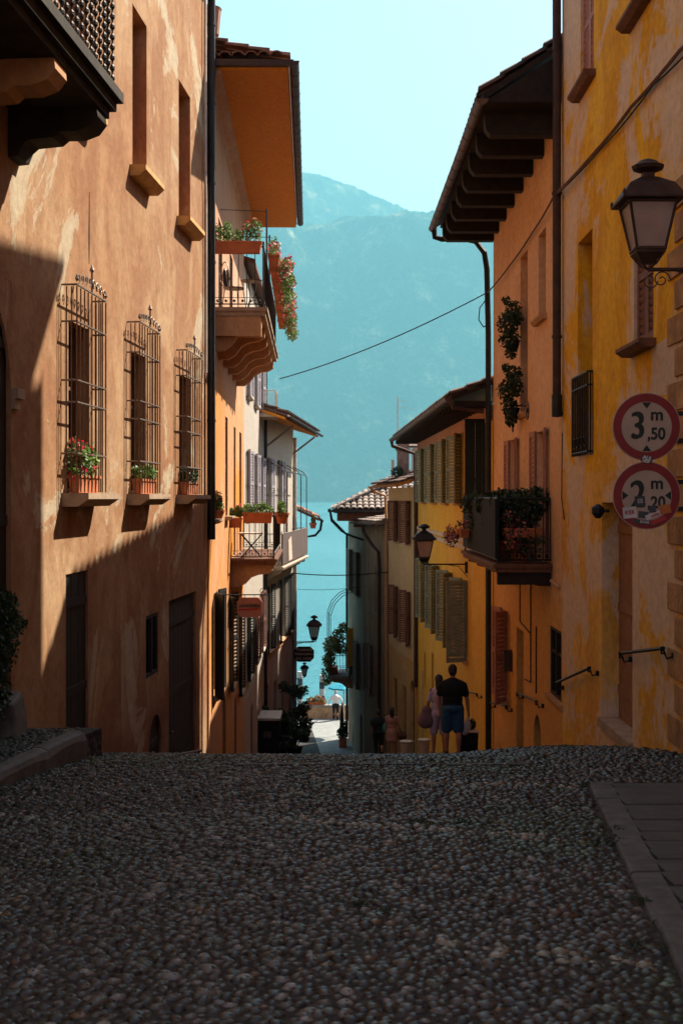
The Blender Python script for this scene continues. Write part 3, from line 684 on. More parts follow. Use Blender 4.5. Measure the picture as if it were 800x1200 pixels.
def kx(Y): return 1.35+.119*(Y-5.08)        # street edge of the right kerb
def pebbles(name, pts, zs, smin, smax, kind='stuff', seed=3, palette=None, near=True):
    rg = np.random.default_rng(seed); n = len(pts)
    rings = ((0, .98, .0), (0.30, .93, .35), (.62, .68, .72)) if not near else ((0, 1.0, 0), (.2, .96, .28), (.45, .82, .57), (.72, .55, .83))
    ns = 7 if not near else 9; T = []
    for (_, r, z) in rings:
        for k in range(ns): t = 2*PI*k/ns; T.append((r*math.cos(t), r*math.sin(t), z))
    T.append((0, 0, 1)); T = np.array(T); Fl = []
    for j in range(len(rings)-1):
        for k in range(ns): k2 = (k+1) % ns; Fl.append((j*ns+k, j*ns+k2, (j+1)*ns+k2, (j+1)*ns+k))
    b = (len(rings)-1)*ns; tp = len(T)-1
    for k in range(ns): Fl.append((b+k, b+(k+1) % ns, tp, tp))
    # keep the last ring as quads by splitting into tris is not possible in one array: use degenerate-free quads
    Fl = [f for f in Fl if f[2] != f[3]]; cap_f = [(b+k, b+(k+1) % ns, b+(k+2) % ns, tp) for k in range(0, ns-1, 2)]
    if ns % 2: cap_f.append((b+ns-1, b, b, tp))
    Fl += [f for f in cap_f if len(set(f)) == 4]; extra = (b+ns-1, b, tp) if ns % 2 else None
    Fl = np.array(Fl)
    a = rg.uniform(smin, smax, n)*rg.choice([.72, .9, 1, 1.22], n, p=[.2, .3, .35, .15]); asp = rg.uniform(.6, .9, n); th = rg.normal(0, .35, n); h = a*rg.uniform(.42, .72, n)
    c, s = np.cos(th), np.sin(th); P = T[None]*np.stack([a, a*asp, h], 1)[:, None]
    P = P*(1+.035*rg.normal(size=(n, len(T), 1)))
    x = P[..., 0]*c[:, None]-P[..., 1]*s[:, None]; y = P[..., 0]*s[:, None]+P[..., 1]*c[:, None]
    tx, ty = rg.normal(0, .09, n), rg.normal(0, .09, n); z = P[..., 2]+x*tx[:, None]+y*ty[:, None]
    V = np.stack([x+pts[:, 0:1], y+pts[:, 1:2], z+(zs-.006+rg.normal(0, .003, n))[:, None]], -1).reshape(-1, 3)
    Fq = (Fl[None]+(np.arange(n)*len(T))[:, None, None]).reshape(-1, 4)
    pal = np.array(palette or [(.072, .064, .050), (.046, .044, .036), (.10, .082, .062), (.14, .115, .092), (.095, .062, .044), (.052, .064, .060), (.072, .068, .044), (.26, .225, .19), (.19, .11, .055)])
    pr = np.array([.22, .24, .16, .10, .06, .06, .09, .05, .02]); ci = rg.choice(len(pal), n, p=pr/pr.sum())
    colr = pal[ci]*rg.uniform(.4, 1.3, (n, 1))*np.array([.76, .80, .80])
    px_, py_ = pts[:, 0], pts[:, 1]; moss = sstep(.42, .62, fbm(px_*.8+3, py_*.6, 4, 77))[:, None]; colr = colr*(1-moss*np.array([.45, .12, .40])[None])
    for (xa, ya, xb, yb) in ((-.1, 10.45, 1.96, 10.12), (-.45, 8.75, 1.35, 8.02), (.45, 5.68, 1.3, 5.38)):  # rows of paler stones, tinted in place of sunlit streaks across the cobbles
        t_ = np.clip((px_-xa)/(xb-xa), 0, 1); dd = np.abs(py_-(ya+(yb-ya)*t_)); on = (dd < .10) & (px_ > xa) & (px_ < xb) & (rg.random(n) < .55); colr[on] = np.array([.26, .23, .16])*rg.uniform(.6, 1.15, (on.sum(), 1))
    tint = np.repeat(colr, len(T), 0)
    o = np_mesh(name, V, Fq, 'pebble', smooth=True, attr=tint); tag(o, kind=kind); return o
def hexgrid(x0, x1, y0, y1, dx, dy, jit, seed):
    rg = np.random.default_rng(seed); P = []
    yy = np.arange(y0, y1, dy)
    for j, y in enumerate(yy):
        xx = np.arange(x0, x1, dx)+(dx/2 if j % 2 else 0); P.append(np.stack([xx, np.full(len(xx), y)], 1))
    P = np.concatenate(P); return P+rg.uniform(-jit, jit, P.shape)*np.array([dx, dy])
def kl(Y): return -2.70+.2*(Y-10.1)        # left platform kerb, street edge
def wl(Y): return -4.066+.0733*Y           # left house wall
P = hexgrid(-4, 4, 3.6, 9.0, .070, .052, .26, 5); Y = P[:, 1]; X = P[:, 0]
vis = (np.abs(X) < .29*Y+.9) & (X < kx(Y)-.02) & (X > np.maximum(kl(Y)+.02, wl(Y))); P1_ = P[vis]
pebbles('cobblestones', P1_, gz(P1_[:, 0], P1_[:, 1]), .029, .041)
P = hexgrid(-4, 4, 9.0, 14.6, .073, .056, .28, 6); Y = P[:, 1]; X = P[:, 0]
vis = (np.abs(X) < .29*Y+.6) & ((X < kx(Y)-.02) | (Y > 10.25)) & (X < 3.17) & (X > wl(Y)+.03) & ((X > kl(Y)+.02) | (Y > 11.9)); P2_ = P[vis]
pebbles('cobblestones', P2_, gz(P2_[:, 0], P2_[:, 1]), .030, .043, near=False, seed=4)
P = hexgrid(1.7, 3.17, 14.6, 27, .085, .075, .3, 8); pebbles('cobblestones', P, gz(P[:, 0], P[:, 1]), .036, .056, near=False, seed=5)
def pz(Y): return np.maximum(-2.20, -1.6-.0675*Y+.09)
P = hexgrid(-4, -2, 7.5, 12.25, .06, .05, .3, 9); Y = P[:, 1]; X = P[:, 0]; P = P[(X < kl(np.minimum(Y, 11.8))-.12) & (X > wl(Y)+.02)]
pebbles('cobblestones', P, pz(P[:, 1]), .025, .038, near=False, seed=6)
# raised platform left
q = MB(); Ys = np.linspace(3, 12.27, 26)
for a, b_ in zip(Ys[:-1], Ys[1:]):
    za, zb = float(pz(a)), float(pz(b_)); e = .03
    q.prism([(wl(a)-.1, a, -3.4), (min(kl(a), -2.36)-e, a, -3.4), (min(kl(a), -2.36)-e, a, za), (wl(a)-.1, a, za)], [(wl(b_)-.1, b_, -3.4), (kl(b_)-e, b_, -3.4), (kl(b_)-e, b_, zb), (wl(b_)-.1, b_, zb)])
tag(q.build('terrace', 'ground'), kind='structure')
def kerbstones(name, fx, fz, Y0, Y1, w, h, side, ln=.8, rnd=.04, seed=1):
    rg = random.Random(seed); q = MB(); y = Y0
    while y < Y1:
        e = min(Y1, y+ln*rg.uniform(.75, 1.25)); n = 5; prev = None; jw = rg.uniform(-.012, .012); jz = rg.uniform(-.006, .012)
        for i in range(n):
            t = i/(n-1); yy = y+.008+(e-y-.016)*t; x = fx(yy)+jw+rg.uniform(-.004, .004); z = fz(x, yy)+jz; rr = rnd*(1.0 if 0 < i < n-1 else 1.5)
            pr = [(x, yy, z-h-.25), (x, yy, z+h-.02-rr), (x+side*rr*.35, yy, z+h-.02-rr*.3), (x+side*rr, yy, z+h-.02), (x+side*(w-.02), yy, z+h-.018), (x+side*w, yy, z+h-.05), (x+side*w, yy, z-h-.25)]
            if prev: q.prism(prev, pr)
            prev = pr
        y = e
    return tag(q.build(name, 'stone_kerb', smooth=False), kind='structure')
kerbstones('kerb', kx, g, 3.2, 10.2, .19, .045, 1, 1.15, .02)
kerbstones('kerb', kl, lambda x, y: float(pz(y)), 3.2, 11.88, .17, .055, -1, .9, .06, 2)
# slabs of the right pavement
q = MB(); rg = random.Random(4); y = 3.0; j = 0
while y < 10.15:
    d = rg.uniform(.26, .40); e = min(10.2, y+d); x = kx(y)+.20; off = rg.uniform(.5, 1.2); 
    while x < 3.6:
        x1 = min(3.6, x+off); jz = rg.uniform(-.004, .006)
        q.prism([(x+.006, y+.006, g(x, y)-.1), (x1-.006, y+.006, g(x1, y)-.1), (x1-.006, e-.006, g(x1, e)-.1), (x+.006, e-.006, g(x, e)-.1)],
                [(x+.006, y+.006, g(x, y)+.014+jz), (x1-.006, y+.006, g(x1, y)+.014+jz), (x1-.006, e-.006, g(x1, e)+.014+jz), (x+.006, e-.006, g(x, e)+.014+jz)])
        x = x1; off = rg.uniform(.7, 1.3)
    y = e; j += 1
tag(q.build('pavement', 'slab_pave', bevel=.005), kind='structure')
# long flat stones set across the street at the brow
q = MB(); x = -.95
while x < 1.5:
    e = x+rg.uniform(.45, .75)
    for (ya, yb) in ((11.35+rg.uniform(-.03, .03), 11.47),): q.prism([(x+.01, ya, g(x, ya)-.05), (e-.01, ya, g(e, ya)-.05), (e-.01, yb, g(e, yb)-.05), (x+.01, yb, g(x, yb)-.05)], [(x+.01, ya, g(x, ya)+.016), (e-.01, ya, g(e, ya)+.016), (e-.01, yb, g(e, yb)+.012), (x+.01, yb, g(x, yb)+.012)])
    x = e
tag(q.build('paving_strip', 'slab_pave'), kind='structure')
# plaza by the lake: pale slab bands on the pebble ground
q = MB()
for A in ([(-2.4, 62.5), (-1.9, 62.3), (.55, 73), (-.2, 73)], [(-6, 71.2), (3.4, 71.2), (3.4, 73), (-6, 73)], [(-.15, 61.4), (3, 61.4), (3, 69), (.0, 69)], [(-1.2, 66.0), (0, 65.5), (0, 67.4), (-.9, 67.6)]):
    pass
for k_, A in enumerate(([(-.95, 62), (2.5, 62), (2.5, 72.9), (-1.9, 72.9)], [(-6, 70.4), (-1.5, 70.4), (-1.85, 72.9), (-6, 72.9)])): q.prism([(a, b_, -12.56) for a, b_ in A], [(a, b_, -12.545+.004*k_) for a, b_ in A])
tag(q.build('plaza', 'slab_light'), kind='structure')
# weeds in the joints
bl = []
for (x, y) in ((1.93, 10.15), (1.72, 8.0), (1.78, 8.3), (1.68, 7.85), (1.52, 6.45), (1.40, 5.6), (.2, 6.3), (.6, 8.6), (.9, 8.55)):
    for i in range(5):
        xx = x+rg.uniform(-.16, .04); yy = y+rg.uniform(-.08, .08); bl.append((xx, yy, g(xx, yy)+.015, .035, .035, .014))
tag(leaves('moss', bl, 1500, .014, 'leaf_dark', None, 9), kind='stuff')

# ================================================================== mountain and haze
def mtn(X, Y):
    u = X/Y
    # ridge outline as seen from the town, both massifs drop to the shore at 4500 m
    px = 400+1500*u; ridge = np.interp(px, [-600, 0, 250, 345, 375, 400, 430, 460, 490, 508, 560, 640, 800, 1400], [360, 250, 215, 203, 206, 212, 224, 237, 247, 251, 262, 285, 320, 380])
    Hb = (HOR-ridge)/1500*6900
    Hf = (HOR-np.interp(px, [-600, 0, 345, 440, 520, 580, 800, 1400], [330, 290, 263, 268, 264, 272, 300, 350]))/1500*5500
    n = fbm(X/620+3, Y/620, 6, 21); rr = 1-np.abs(2*fbm(X/430+Y/900, Y/760, 4, 31)-1)
    a = sstep(4480, 5500, Y)**.8*Hf; a = np.where(Y > 5500, Hf*(1-.25*sstep(5500, 6000, Y)), a)
    b_ = sstep(5600, 6900, Y)*Hb; b_ = np.where(Y > 6900, Hb*(1-.5*sstep(6900, 8200, Y)), b_)
    h = np.maximum(a, b_); m = sstep(4480, 4700, Y)*(1-.92*np.exp(-((Y-6900)/260)**2))*(1-.75*np.exp(-((Y-5500)/150)**2))
    h = h+m*(460*(n-.5)-380*(rr-.62))*sstep(4480, 5300, Y)
    tr = 14*vnoise(X/11, Y/16, 5)+10*vnoise(X/27, Y/30, 6)
    return np.where(Y < 4490, -30, np.maximum(h, -20)+tr*sstep(4490, 4520, Y)-6)
mx = np.unique(np.concatenate([np.arange(-6000, -900, 150), np.arange(-900, 1500, 7.0), np.arange(1500, 6001, 150)])); my = np.unique(np.concatenate([np.arange(4480, 5600, 9), np.arange(5600, 7000, 12), np.arange(7000, 8400, 80)]))
grid('mountain', mx, my, mtn, 'forest')
hz = MB(); hz.box(-6200, 6200, -60, 8600, -19.2, 1990); ho = hz.build('haze', None); tag(ho, kind='stuff')
m, nt, b = mat('haze_air'); nt.nodes.remove(b); pv = nt.nodes.new('ShaderNodeVolumePrincipled'); pv.inputs['Color'].default_value = (*HAZE_C, 1); pv.inputs['Density'].default_value = HAZE_D; pv.inputs['Anisotropy'].default_value = HAZE_G
nt.links.new(pv.outputs[0], nt.nodes['Material Output'].inputs['Volume']); ho.data.materials.append(m)

# ================================================================== LEFT 1: big salmon house with barred windows
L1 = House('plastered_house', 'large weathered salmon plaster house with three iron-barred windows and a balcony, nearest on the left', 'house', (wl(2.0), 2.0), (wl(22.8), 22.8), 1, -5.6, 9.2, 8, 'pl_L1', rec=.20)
for (a, b_) in ((14.0, 14.9), (17.2, 18.05), (20.3, 21.25)): L1.window(a, b_, 4.45, 6.65, 'blind', blind='pl_redrec', sill='sill_yellow', sillp=.22, sillh=.15, sill_ext=.16)
cents = ((14.2, 15.02), (17.15, 18.0), (20.35, 21.25))
for (a, b_) in cents:
    w = L1.window(a, b_, .06, 1.98, 'open0', sill='sill_stone', sillp=.30, sillh=.15, frame='wood_brown', sill_ext=.26)
    F = L1.F; c0, c1 = L1.U(a)-.26, L1.U(b_)+.14; mb = MB(F); o = .17; zb, zt = .07, 2.33; n = 9
    for i in range(n): u = c0+(c1-c0)*i/(n-1); mb.tube([(u, o, zb), (u, o, zt-.02)], .009, 5)
    for vv in (.055, .11): mb.tube([(c0, vv, zb), (c0, vv, zt-.02)], .008, 5); mb.tube([(c1, vv, zb), (c1, vv, zt-.02)], .008, 5)
    for z in (zb+.42, zb+.98, zb+1.22, zb+1.86, zt): mb.tube([(c0, -.02, z), (c0, o, z), (c1, o, z), (c1, -.02, z)], .012, 5)
    for i in range(n-1):
        u = c0+(c1-c0)*(i+.5)/(n-1); s_ = 1 if i < (n-1)/2 else -1; scroll(mb, (u, o, zt+.07+.05*math.sin(PI*(i+.5)/(n-1))), .055, 1.3, sgn=s_, rad=.008, start=-PI/2)
    uc = (c0+c1)/2; mb.tube([(uc, o, zt), (uc, o, zt+.26)], .012, 5); mb.lathe((uc, o, zt+.26), [(.004, -.04), (.03, 0), (.004, .06)], 8)
    for u in (c0, c1): mb.tube([(u, -.02, zt+.0), (u, -.02, zt-.15)], .014, 5); mb.lathe((u, o, zt+.06), [(.004, -.03), (.022, 0), (.004, .05)], 6)
    L1.part('window_grille', mb, 'iron_light')
L1.door(14.1, 15.0, -3.6, -.84, 'shut_black', rec=.04); L1.window(18.0, 18.8, -2.55, -1.66, 'open0', sill=None, frame='wood_dark', wrec=.06)
L1.door(19.55, 21.75, -4.6, -1.57, 'wood_dark', name='gate', rec=.06); L1.door(18.2, 19.05, -4.1, -3.15, 'wood_dark', rec=.06, arch=True, name='cellar_door', handle=False)
L1.door(10.15, 12.28, -2.6, 2.08, 'shut_black', rec=.06, arch=True, name='doorway')  # black leaf colour stands in for the deep shade inside this arch
q = MB(L1.F); u = L1.U(12.28); q.box(u, u+.22, .002, .07, .96, 1.06); q.box(u, u+.16, .002, .04, .86, .958); L1.part('impost', q, 'sill_stone')
q = MB(L1.F); u = L1.U(15.05); q.prism([(u-.01, .0015, 2.75), (u+.02, .0015, 3.05), (u, .0015, 3.6), (u-.025, .0015, 3.1)], [(u-.01, .006, 2.75), (u+.02, .006, 3.05), (u, .006, 3.6), (u-.025, .006, 3.1)]); L1.part('crack', q, 'wood_dark')
for (ya, za, yb, zb) in ((19.8, -3.95, 21.6, -4.25),):
    q = MB(L1.F); q.tube([(L1.U(ya), .02, za-.08), (L1.U(ya), .12, za), (L1.U(yb), .12, zb), (L1.U(yb), .02, zb-.08)], .02, 6); L1.part('handrail', q, 'iron_light')
shell_roof(L1, 'roof', .35, 9.2, .3, smat='wood_dark')
downpipe(L1, [(L1.F.L-.10, .10, 9.1), (L1.F.L-.10, .10, -.73)], .07, 'pipe_dark')
q = MB(L1.F); q.tube([(L1.F.L-.42, .05, 9.1), (L1.F.L-.42, .05, 5.6), (L1.F.L-.36, .05, 5.2), (L1.F.L-.36, .05, 2.2)], .025, 6); L1.part('conduit', q, 'pipe_pale')
L1.finish()
# its balcony with twisted balusters
F = L1.F; u0, u1 = L1.U(10.8), L1.U(12.67); zf = 3.98
q = MB(F); q.box(u0-3.2, u1, .003, 1.0, zf-.10, zf); q.box(u0-3.17, u1-.04, .003, .94, zf-.19, zf-.101); q.box(u0-3.14, u1-.09, .003, .88, zf-.27, zf-.191)
bal = L1.part('balcony', q, 'stone_shaded')
for yc in (8.3, 11.0, 12.35):
    uc = L1.U(yc); pr = [(.003, zf-.272), (.86, zf-.272), (.87, zf-.36), (.80, zf-.45), (.66, zf-.50), (.50, zf-.50), (.44, zf-.55), (.20, zf-.57), (.14, zf-.62), (.10, zf-.72), (.003, zf-.73)]
    q = MB(F); q.prism([(uc-.17, a, c) for a, c in pr], [(uc+.17, a, c) for a, c in pr]); L1.part('corbel', q, 'pl_trim' if yc == 11.0 else 'stone_shaded', bal)
q = MB(F); pts = [(u0+i*.155, .93) for i in range(int((u1-u0-.05)/.155)+1)]+[(u0-3.1+i*.155, .93) for i in range(20)]+[(u1-.05, v) for v in (.1, .25, .4, .55, .7, .85)]
for (u, v) in pts:
    q.tube([(u, v, zf), (u, v, zf+1.0)], .009, 5)
    for j in range(9): q.lathe((u, v, zf+.10+j*.10), [(.008, -.038), (.026, -.012), (.026, .012), (.008, .038)], 7)
q.tube([(u0-3.15, .93, zf+1.0), (u1-.05, .93, zf+1.0), (u1-.05, .02, zf+1.0)], .022, 6); q.tube([(u0-3.15, .93, zf+.03), (u1-.05, .93, zf+.03), (u1-.05, .02, zf+.03)], .012, 6)
L1.part('railing', q, 'iron', bal)
# planters on the three barred sills
specs = (('terracotta box of red geraniums behind the bars of the nearest left window', 'petal_red', 190, 620, 'leaf', .34), ('small terracotta box of green trailing plants behind the bars of the middle left window', None, 0, 360, 'leaf', .16), ('shaded planter of dark leaves behind the bars of the farthest barred window', None, 0, 320, 'leaf_dark', .22))
for (a, b_), (lb, fl, fn, nn, gr, gh) in zip(cents, specs):
    F = L1.F; c = F.p((L1.U(a)+L1.U(b_))/2-.06, .085, .062); flower_box(lb, c, .85, (F.d.x, F.d.y), .2, .13, nn, fl, fn, gr, gh, seed=int(a))
# bush and stones left
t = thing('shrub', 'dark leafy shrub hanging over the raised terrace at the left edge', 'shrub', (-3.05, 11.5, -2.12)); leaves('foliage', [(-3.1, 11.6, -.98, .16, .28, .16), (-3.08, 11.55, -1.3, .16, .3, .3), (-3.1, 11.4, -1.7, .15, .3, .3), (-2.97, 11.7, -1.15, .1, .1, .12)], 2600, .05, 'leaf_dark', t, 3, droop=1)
q = MB(); q.tube([(-3.12, 11.5, -2.12), (-3.12, 11.52, -1.5), (-3.1, 11.6, -1.0)], [.03, .02, .01], 6); q.build('stem', 'wood_dark', t)
q = MB(); q.prism([(-3.3, 11.75, -2.25), (-2.96, 11.75, -2.25), (-2.98, 12.25, -2.25), (-3.3, 12.25, -2.25)], [(-3.3, 11.78, -1.86), (-3.02, 11.80, -1.90), (-3.03, 12.2, -1.84), (-3.3, 12.2, -1.8)]); tag(q.build('stone_block', 'stone_kerb', bevel=.03), 'rough stone block against the salmon wall behind the shrub on the left terrace', 'stone block')

# ================================================================== LEFT 2: orange house
L2 = House('orange_house', 'bright orange house with a deep orange soffit and a flower-hung upper balcony', 'house', (-2.362, 22.86), (-2.65, 34.8), 1, -9.3, 7.66, 7, 'pl_L2', rec=.14)
for (a, b_) in ((27.2, 28.0), (23.25, 24.15)): L2.window(a, b_, -.38, 1.75, 'closed', smat='wood_brown', sill='sill_stone', sillp=.16)
L2.door(30.2, 30.95, -1.37, 1.7, 'wood_brown'); L2.door(32.6, 33.6, -1.37, 1.7, 'wood_brown')
L2.window(25.2, 26.1, 3.54, 5.55, 'closed', smat='wood_dark', sill=None); L2.window(28.8, 29.8, 3.54, 5.55, 'closed', smat='wood_dark', sill=None)
L2.window(24.0, 24.9, -3.7, -1.8, 'open', smat='shut_black', angs=(R(24), R(14)), sill='sill_stone', louvre=False); L2.window(28.4, 29.3, -4.2, -2.2, 'open', smat='shut_black', ang=R(12), sill='sill_stone')
L2.window(32.2, 33.0, -4.9, -2.9, 'open', smat='shut_black', ang=R(10), sill='sill_stone')
L2.door(26.4, 27.4, -6.2, -4.2, 'wood_dark'); L2.door(30.4, 31.4, -7.0, -4.8, 'wood_dark')
# soffit, roof, gutters
F = L2.F; Le = F.L+1.4
q = MB(F); q.prism([(0, -1, 7.665), (0, 1.40, 7.665), (Le, 1.40, 7.665), (Le, -1, 7.665)], [(0, -1, 7.74), (0, 1.40, 7.74), (Le, 1.40, 7.74), (Le, -1, 7.74)]); rf = L2.part('soffit', q, 'pl_soffit')
q = MB(F); q.prism([(a, b_, 7.742) for a, b_ in ((0, -1), (0, 1.42), (Le, 1.42), (Le, -1))], [(a, b_, 7.85) for a, b_ in ((0, -1), (0, 1.42), (Le, 1.42), (Le, -1))])
q.prism([(0.02, 1.40, 7.851), (Le, 1.40, 7.851), (Le-1.6, -5, 9.2), (1.6, -5, 9.2)], [(0.02, 1.40, 7.87), (Le, 1.40, 7.87), (Le-1.6, -5, 9.22), (1.6, -5, 9.22)]); roof = L2.part('roof', q, 'tile_warm')
q = MB(F); pr = [(.002, 7.66), (.22, 7.66), (.20, 7.60), (.12, 7.54), (.05, 7.50), (.002, 7.40)]; q.prism([(0, a, c) for a, c in pr], [(F.L, a, c) for a, c in pr]); L2.part('cornice', q, 'pl_L2')
FE = Fr((-2.42, 22.88), (-.92, 22.88), 1); tiles(L2.r, FE, .05, 7.86, .28, 0, 1.52, 4, 'tile_warm', .23, hip1=.9); tiles(L2.r, F, 1.45, 7.87, .21, 0, Le, 5, 'tile_warm', .25)
gutter(L2, 1.52, 7.80, -.08, Le, .085, 'pipe_rust')
q = MB(); q.box(-2.38, -.85, 22.74, 22.86, 7.70, 7.80); q.build('gutter', 'pipe_rust', L2.r)
q = MB(); q.box(-2.9, -2.45, 25.0, 25.5, 8.2, 9.3); q.lathe((-2.55, 24.6, 8.9), [(.2, 0), (.24, .45), (.26, .5)], 12); q.build('chimney', 'tile_warm', L2.r)
balcony(L2, 23.6, 31.6, .98, 3.53, 1.12, .16, 'sill_stone', 'iron', .14, 6, 'pl_trim', .62, near=True)
q = MB(F); ub = L2.U(23.6); q.box(ub+.02, ub+.26, .01, .9, 3.0, 3.368); L2.part('balcony_beam', q, 'pl_trim')
q = MB(F)
for (Yp, zz) in ((25.4, 5.75), (27.2, 5.60)): u = L2.U(Yp); q.tube([(u, .94, 4.6), (u, .94, zz)], .018, 6); q.tube([(u, .94, zz-.05), (u, .02, zz-.02)], .008, 5)
L2.part('line_post', q, 'iron')
q = MB(F); u = L2.U(26.6); q.box(u, u+.12, .003, .12, 4.4, 4.75); L2.part('wall_lamp', q, 'pipe_dark')
balcony(L2, 28.9, 34.6, 1.02, -1.37, .98, .14, 'wood_brown', 'iron', .13, 4, 'pl_trim', .5, near=True)
L2.finish()
dn = (F.d.x, F.d.y); nn_ = (F.n.x, F.n.y, 0)
flower_box('terracotta box of mostly green plants on the near end rail of the upper orange balcony', F.p(L2.U(23.6)-.10, .47, 4.50), .88, (F.n.x, F.n.y), .21, .2, 620, 'petal_pink', 60, 'leaf', .34, seed=21)
ordn = ('nearest', 'second', 'third', 'fourth', 'fifth', 'sixth', 'farthest')
for i in range(7):
    Yc = 24.35+i*1.12; flower_box('%s box of cascading pink geraniums outside the long rail of the upper orange balcony' % ordn[i], F.p(L2.U(Yc), 1.12, 4.36-.035*i), .66, dn, .22, .2, 560, 'petal_pink', 330 if i != 6 else 140, 'leaf', .30, spill=.50, spill_dir=nn_, seed=30+i, group='flower boxes on the long balcony rail')
flower_box('terracotta box of green plants on the near rail of the lower balcony', F.p(L2.U(28.9)-.10, .62, -.56), .66, (F.n.x, F.n.y), .24, .2, 260, None, 0, 'leaf', .22, seed=41, leafs=.06)
flower_box('terracotta box with leaves and pink blossoms at the wall end of the lower balcony rail', F.p(L2.U(28.9)-.16, .10, -.66), .34, (F.n.x, F.n.y), .22, .2, 320, 'petal_pink', 26, 'leaf', .28, seed=42, leafs=.06)
flower_box('round terracotta pot of bright green leaves on the corner of the lower balcony rail', F.p(L2.U(30.2), 1.14, -.60), .34, dn, .26, .2, 300, None, 0, 'leaf', .30, seed=43, shape='pot', leafs=.06)
flower_box('small pot of red geraniums on the window sill beside the black drainpipe', F.p(L2.U(23.6), .10, -.375), .26, dn, .16, .16, 240, 'petal_red', 24, 'leaf', .34, seed=44, shape='pot', leafs=.05)
# bistro chair + table
def chair(label, c, rot):
    t = thing('chair', label, 'chair', c); cs, sn = math.cos(rot), math.sin(rot); f = lambda x, y, z: (c[0]+x*cs-y*sn, c[1]+x*sn+y*cs, c[2]+z)
    q = MB(); q.m = f; q.lathe((0, 0, .44), [(.19, 0), (.20, .015), (.19, .03)], 14); q.build('seat', 'iron_light', t)
    q = MB(); q.m = f
    q.tube([(-.17, -.1, .44)]+[(-.2*math.cos(a), -.2, .62+.32*math.sin(a)) for a in [PI*k/12 for k in range(13)]]+[(.17, -.1, .44)], .011, 6)
    q.tube([(-.08, -.15, .44)]+[(-.09*math.cos(a), -.2, .62+.2*math.sin(a)) for a in [PI*k/8 for k in range(9)]]+[(.08, -.15, .44)], .008, 5); q.build('backrest', 'iron_light', t)
    for (x, y) in ((-.17, -.15), (.17, -.15), (-.15, .15), (.15, .15)):
        q = MB(); q.m = f; q.tube([(x*.85, y*.85, .44), (x*1.15, y*1.2, 0)], .010, 5); q.build('leg', 'iron_light', t)
chair('wrought-iron bistro chair on the upper orange balcony behind the bars', F.p(L2.U(24.3), .36, 3.53), R(-60))
t = thing('table', 'small round wrought-iron table on the upper orange balcony', 'table', F.p(L2.U(24.5), .68, 3.53)); c = t.location
q = MB(); q.lathe((c.x, c.y, c.z+.62), [(.20, 0), (.21, .02)], 14); q.build('tabletop', 'iron_light', t)
for k in range(3):
    q = MB(); a = 2*PI*k/3; q.tube([(c.x+.12*math.cos(a), c.y+.12*math.sin(a), c.z+.62), (c.x+.04*math.cos(a), c.y+.04*math.sin(a), c.z+.3), (c.x+.18*math.cos(a), c.y+.18*math.sin(a), c.z)], .010, 5); q.build('leg', 'iron_light', t)
t = thing('table', 'folding white table on the lower balcony behind its bars', 'table', F.p(L2.U(29.5), .45, -1.37)); c = t.location
q = MB(); q.box(c.x-.28, c.x+.28, c.y-.25, c.y+.25, c.z+.55, c.z+.58); q.build('tabletop', 'pipe_pale', t)
for sx in (-1, 1):
    q = MB(); q.tube([(c.x+sx*.24, c.y-.1, c.z+.55), (c.x-sx*.24, c.y-.1, c.z)], .012, 5); q.tube([(c.x+sx*.24, c.y+.1, c.z+.55), (c.x-sx*.24, c.y+.1, c.z)], .012, 5); q.build('leg', 'iron', t)

# ================================================================== LEFT 3, 4, 5
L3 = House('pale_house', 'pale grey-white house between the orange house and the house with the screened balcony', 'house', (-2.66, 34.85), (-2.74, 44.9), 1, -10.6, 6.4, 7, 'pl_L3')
for (a, b_) in ((36.2, 37.1), (39.8, 40.7), (43.0, 43.9)):
    L3.window(a, b_, -.5, 1.35, 'open', smat='shut_lilac', ang=R(11), sill='pl_pale'); L3.window(a, b_, 2.9, 4.7, 'open', smat='shut_lilac', ang=R(11), sill='pl_pale'); L3.window(a, b_, -5.1, -3.2, 'open', smat='shut_brown' if a > 37 else 'shut_black', ang=R(13), sill='pl_pale')
L3.door(37.9, 38.9, -8.6, -6.2, 'wood_dark'); L3.door(41.5, 42.5, -9.1, -6.9, 'wood_dark', arch=True)
shell_roof(L3, 'roof', .3, 6.4, .3, smat='wood_brown'); downpipe(L3, [(L3.F.L-.1, .09, 6.3), (L3.F.L-.1, .09, -9.3)], .06, 'pipe_dark')
F = L3.F; u = L3.U(42.6); q = MB(F); q.box(u, u+1.8, .003, .55, 2.72, 2.84); bb = L3.part('balcony', q, 'pl_pale'); q = MB(F)
for i in range(8): q.tube([(u+.02, .02+i*.07, 2.85), (u+.02, .02+i*.07, 3.6)], .01, 4)
for i in range(14): q.tube([(u+.02+i*.13, .52, 2.85), (u+.02+i*.13, .52, 3.6)], .01, 4)
q.tube([(u+.02, .02, 3.6), (u+.02, .52, 3.6), (u+1.75, .52, 3.6)], .018, 5); L3.part('railing', q, 'pipe_pale', bb); L3.finish()

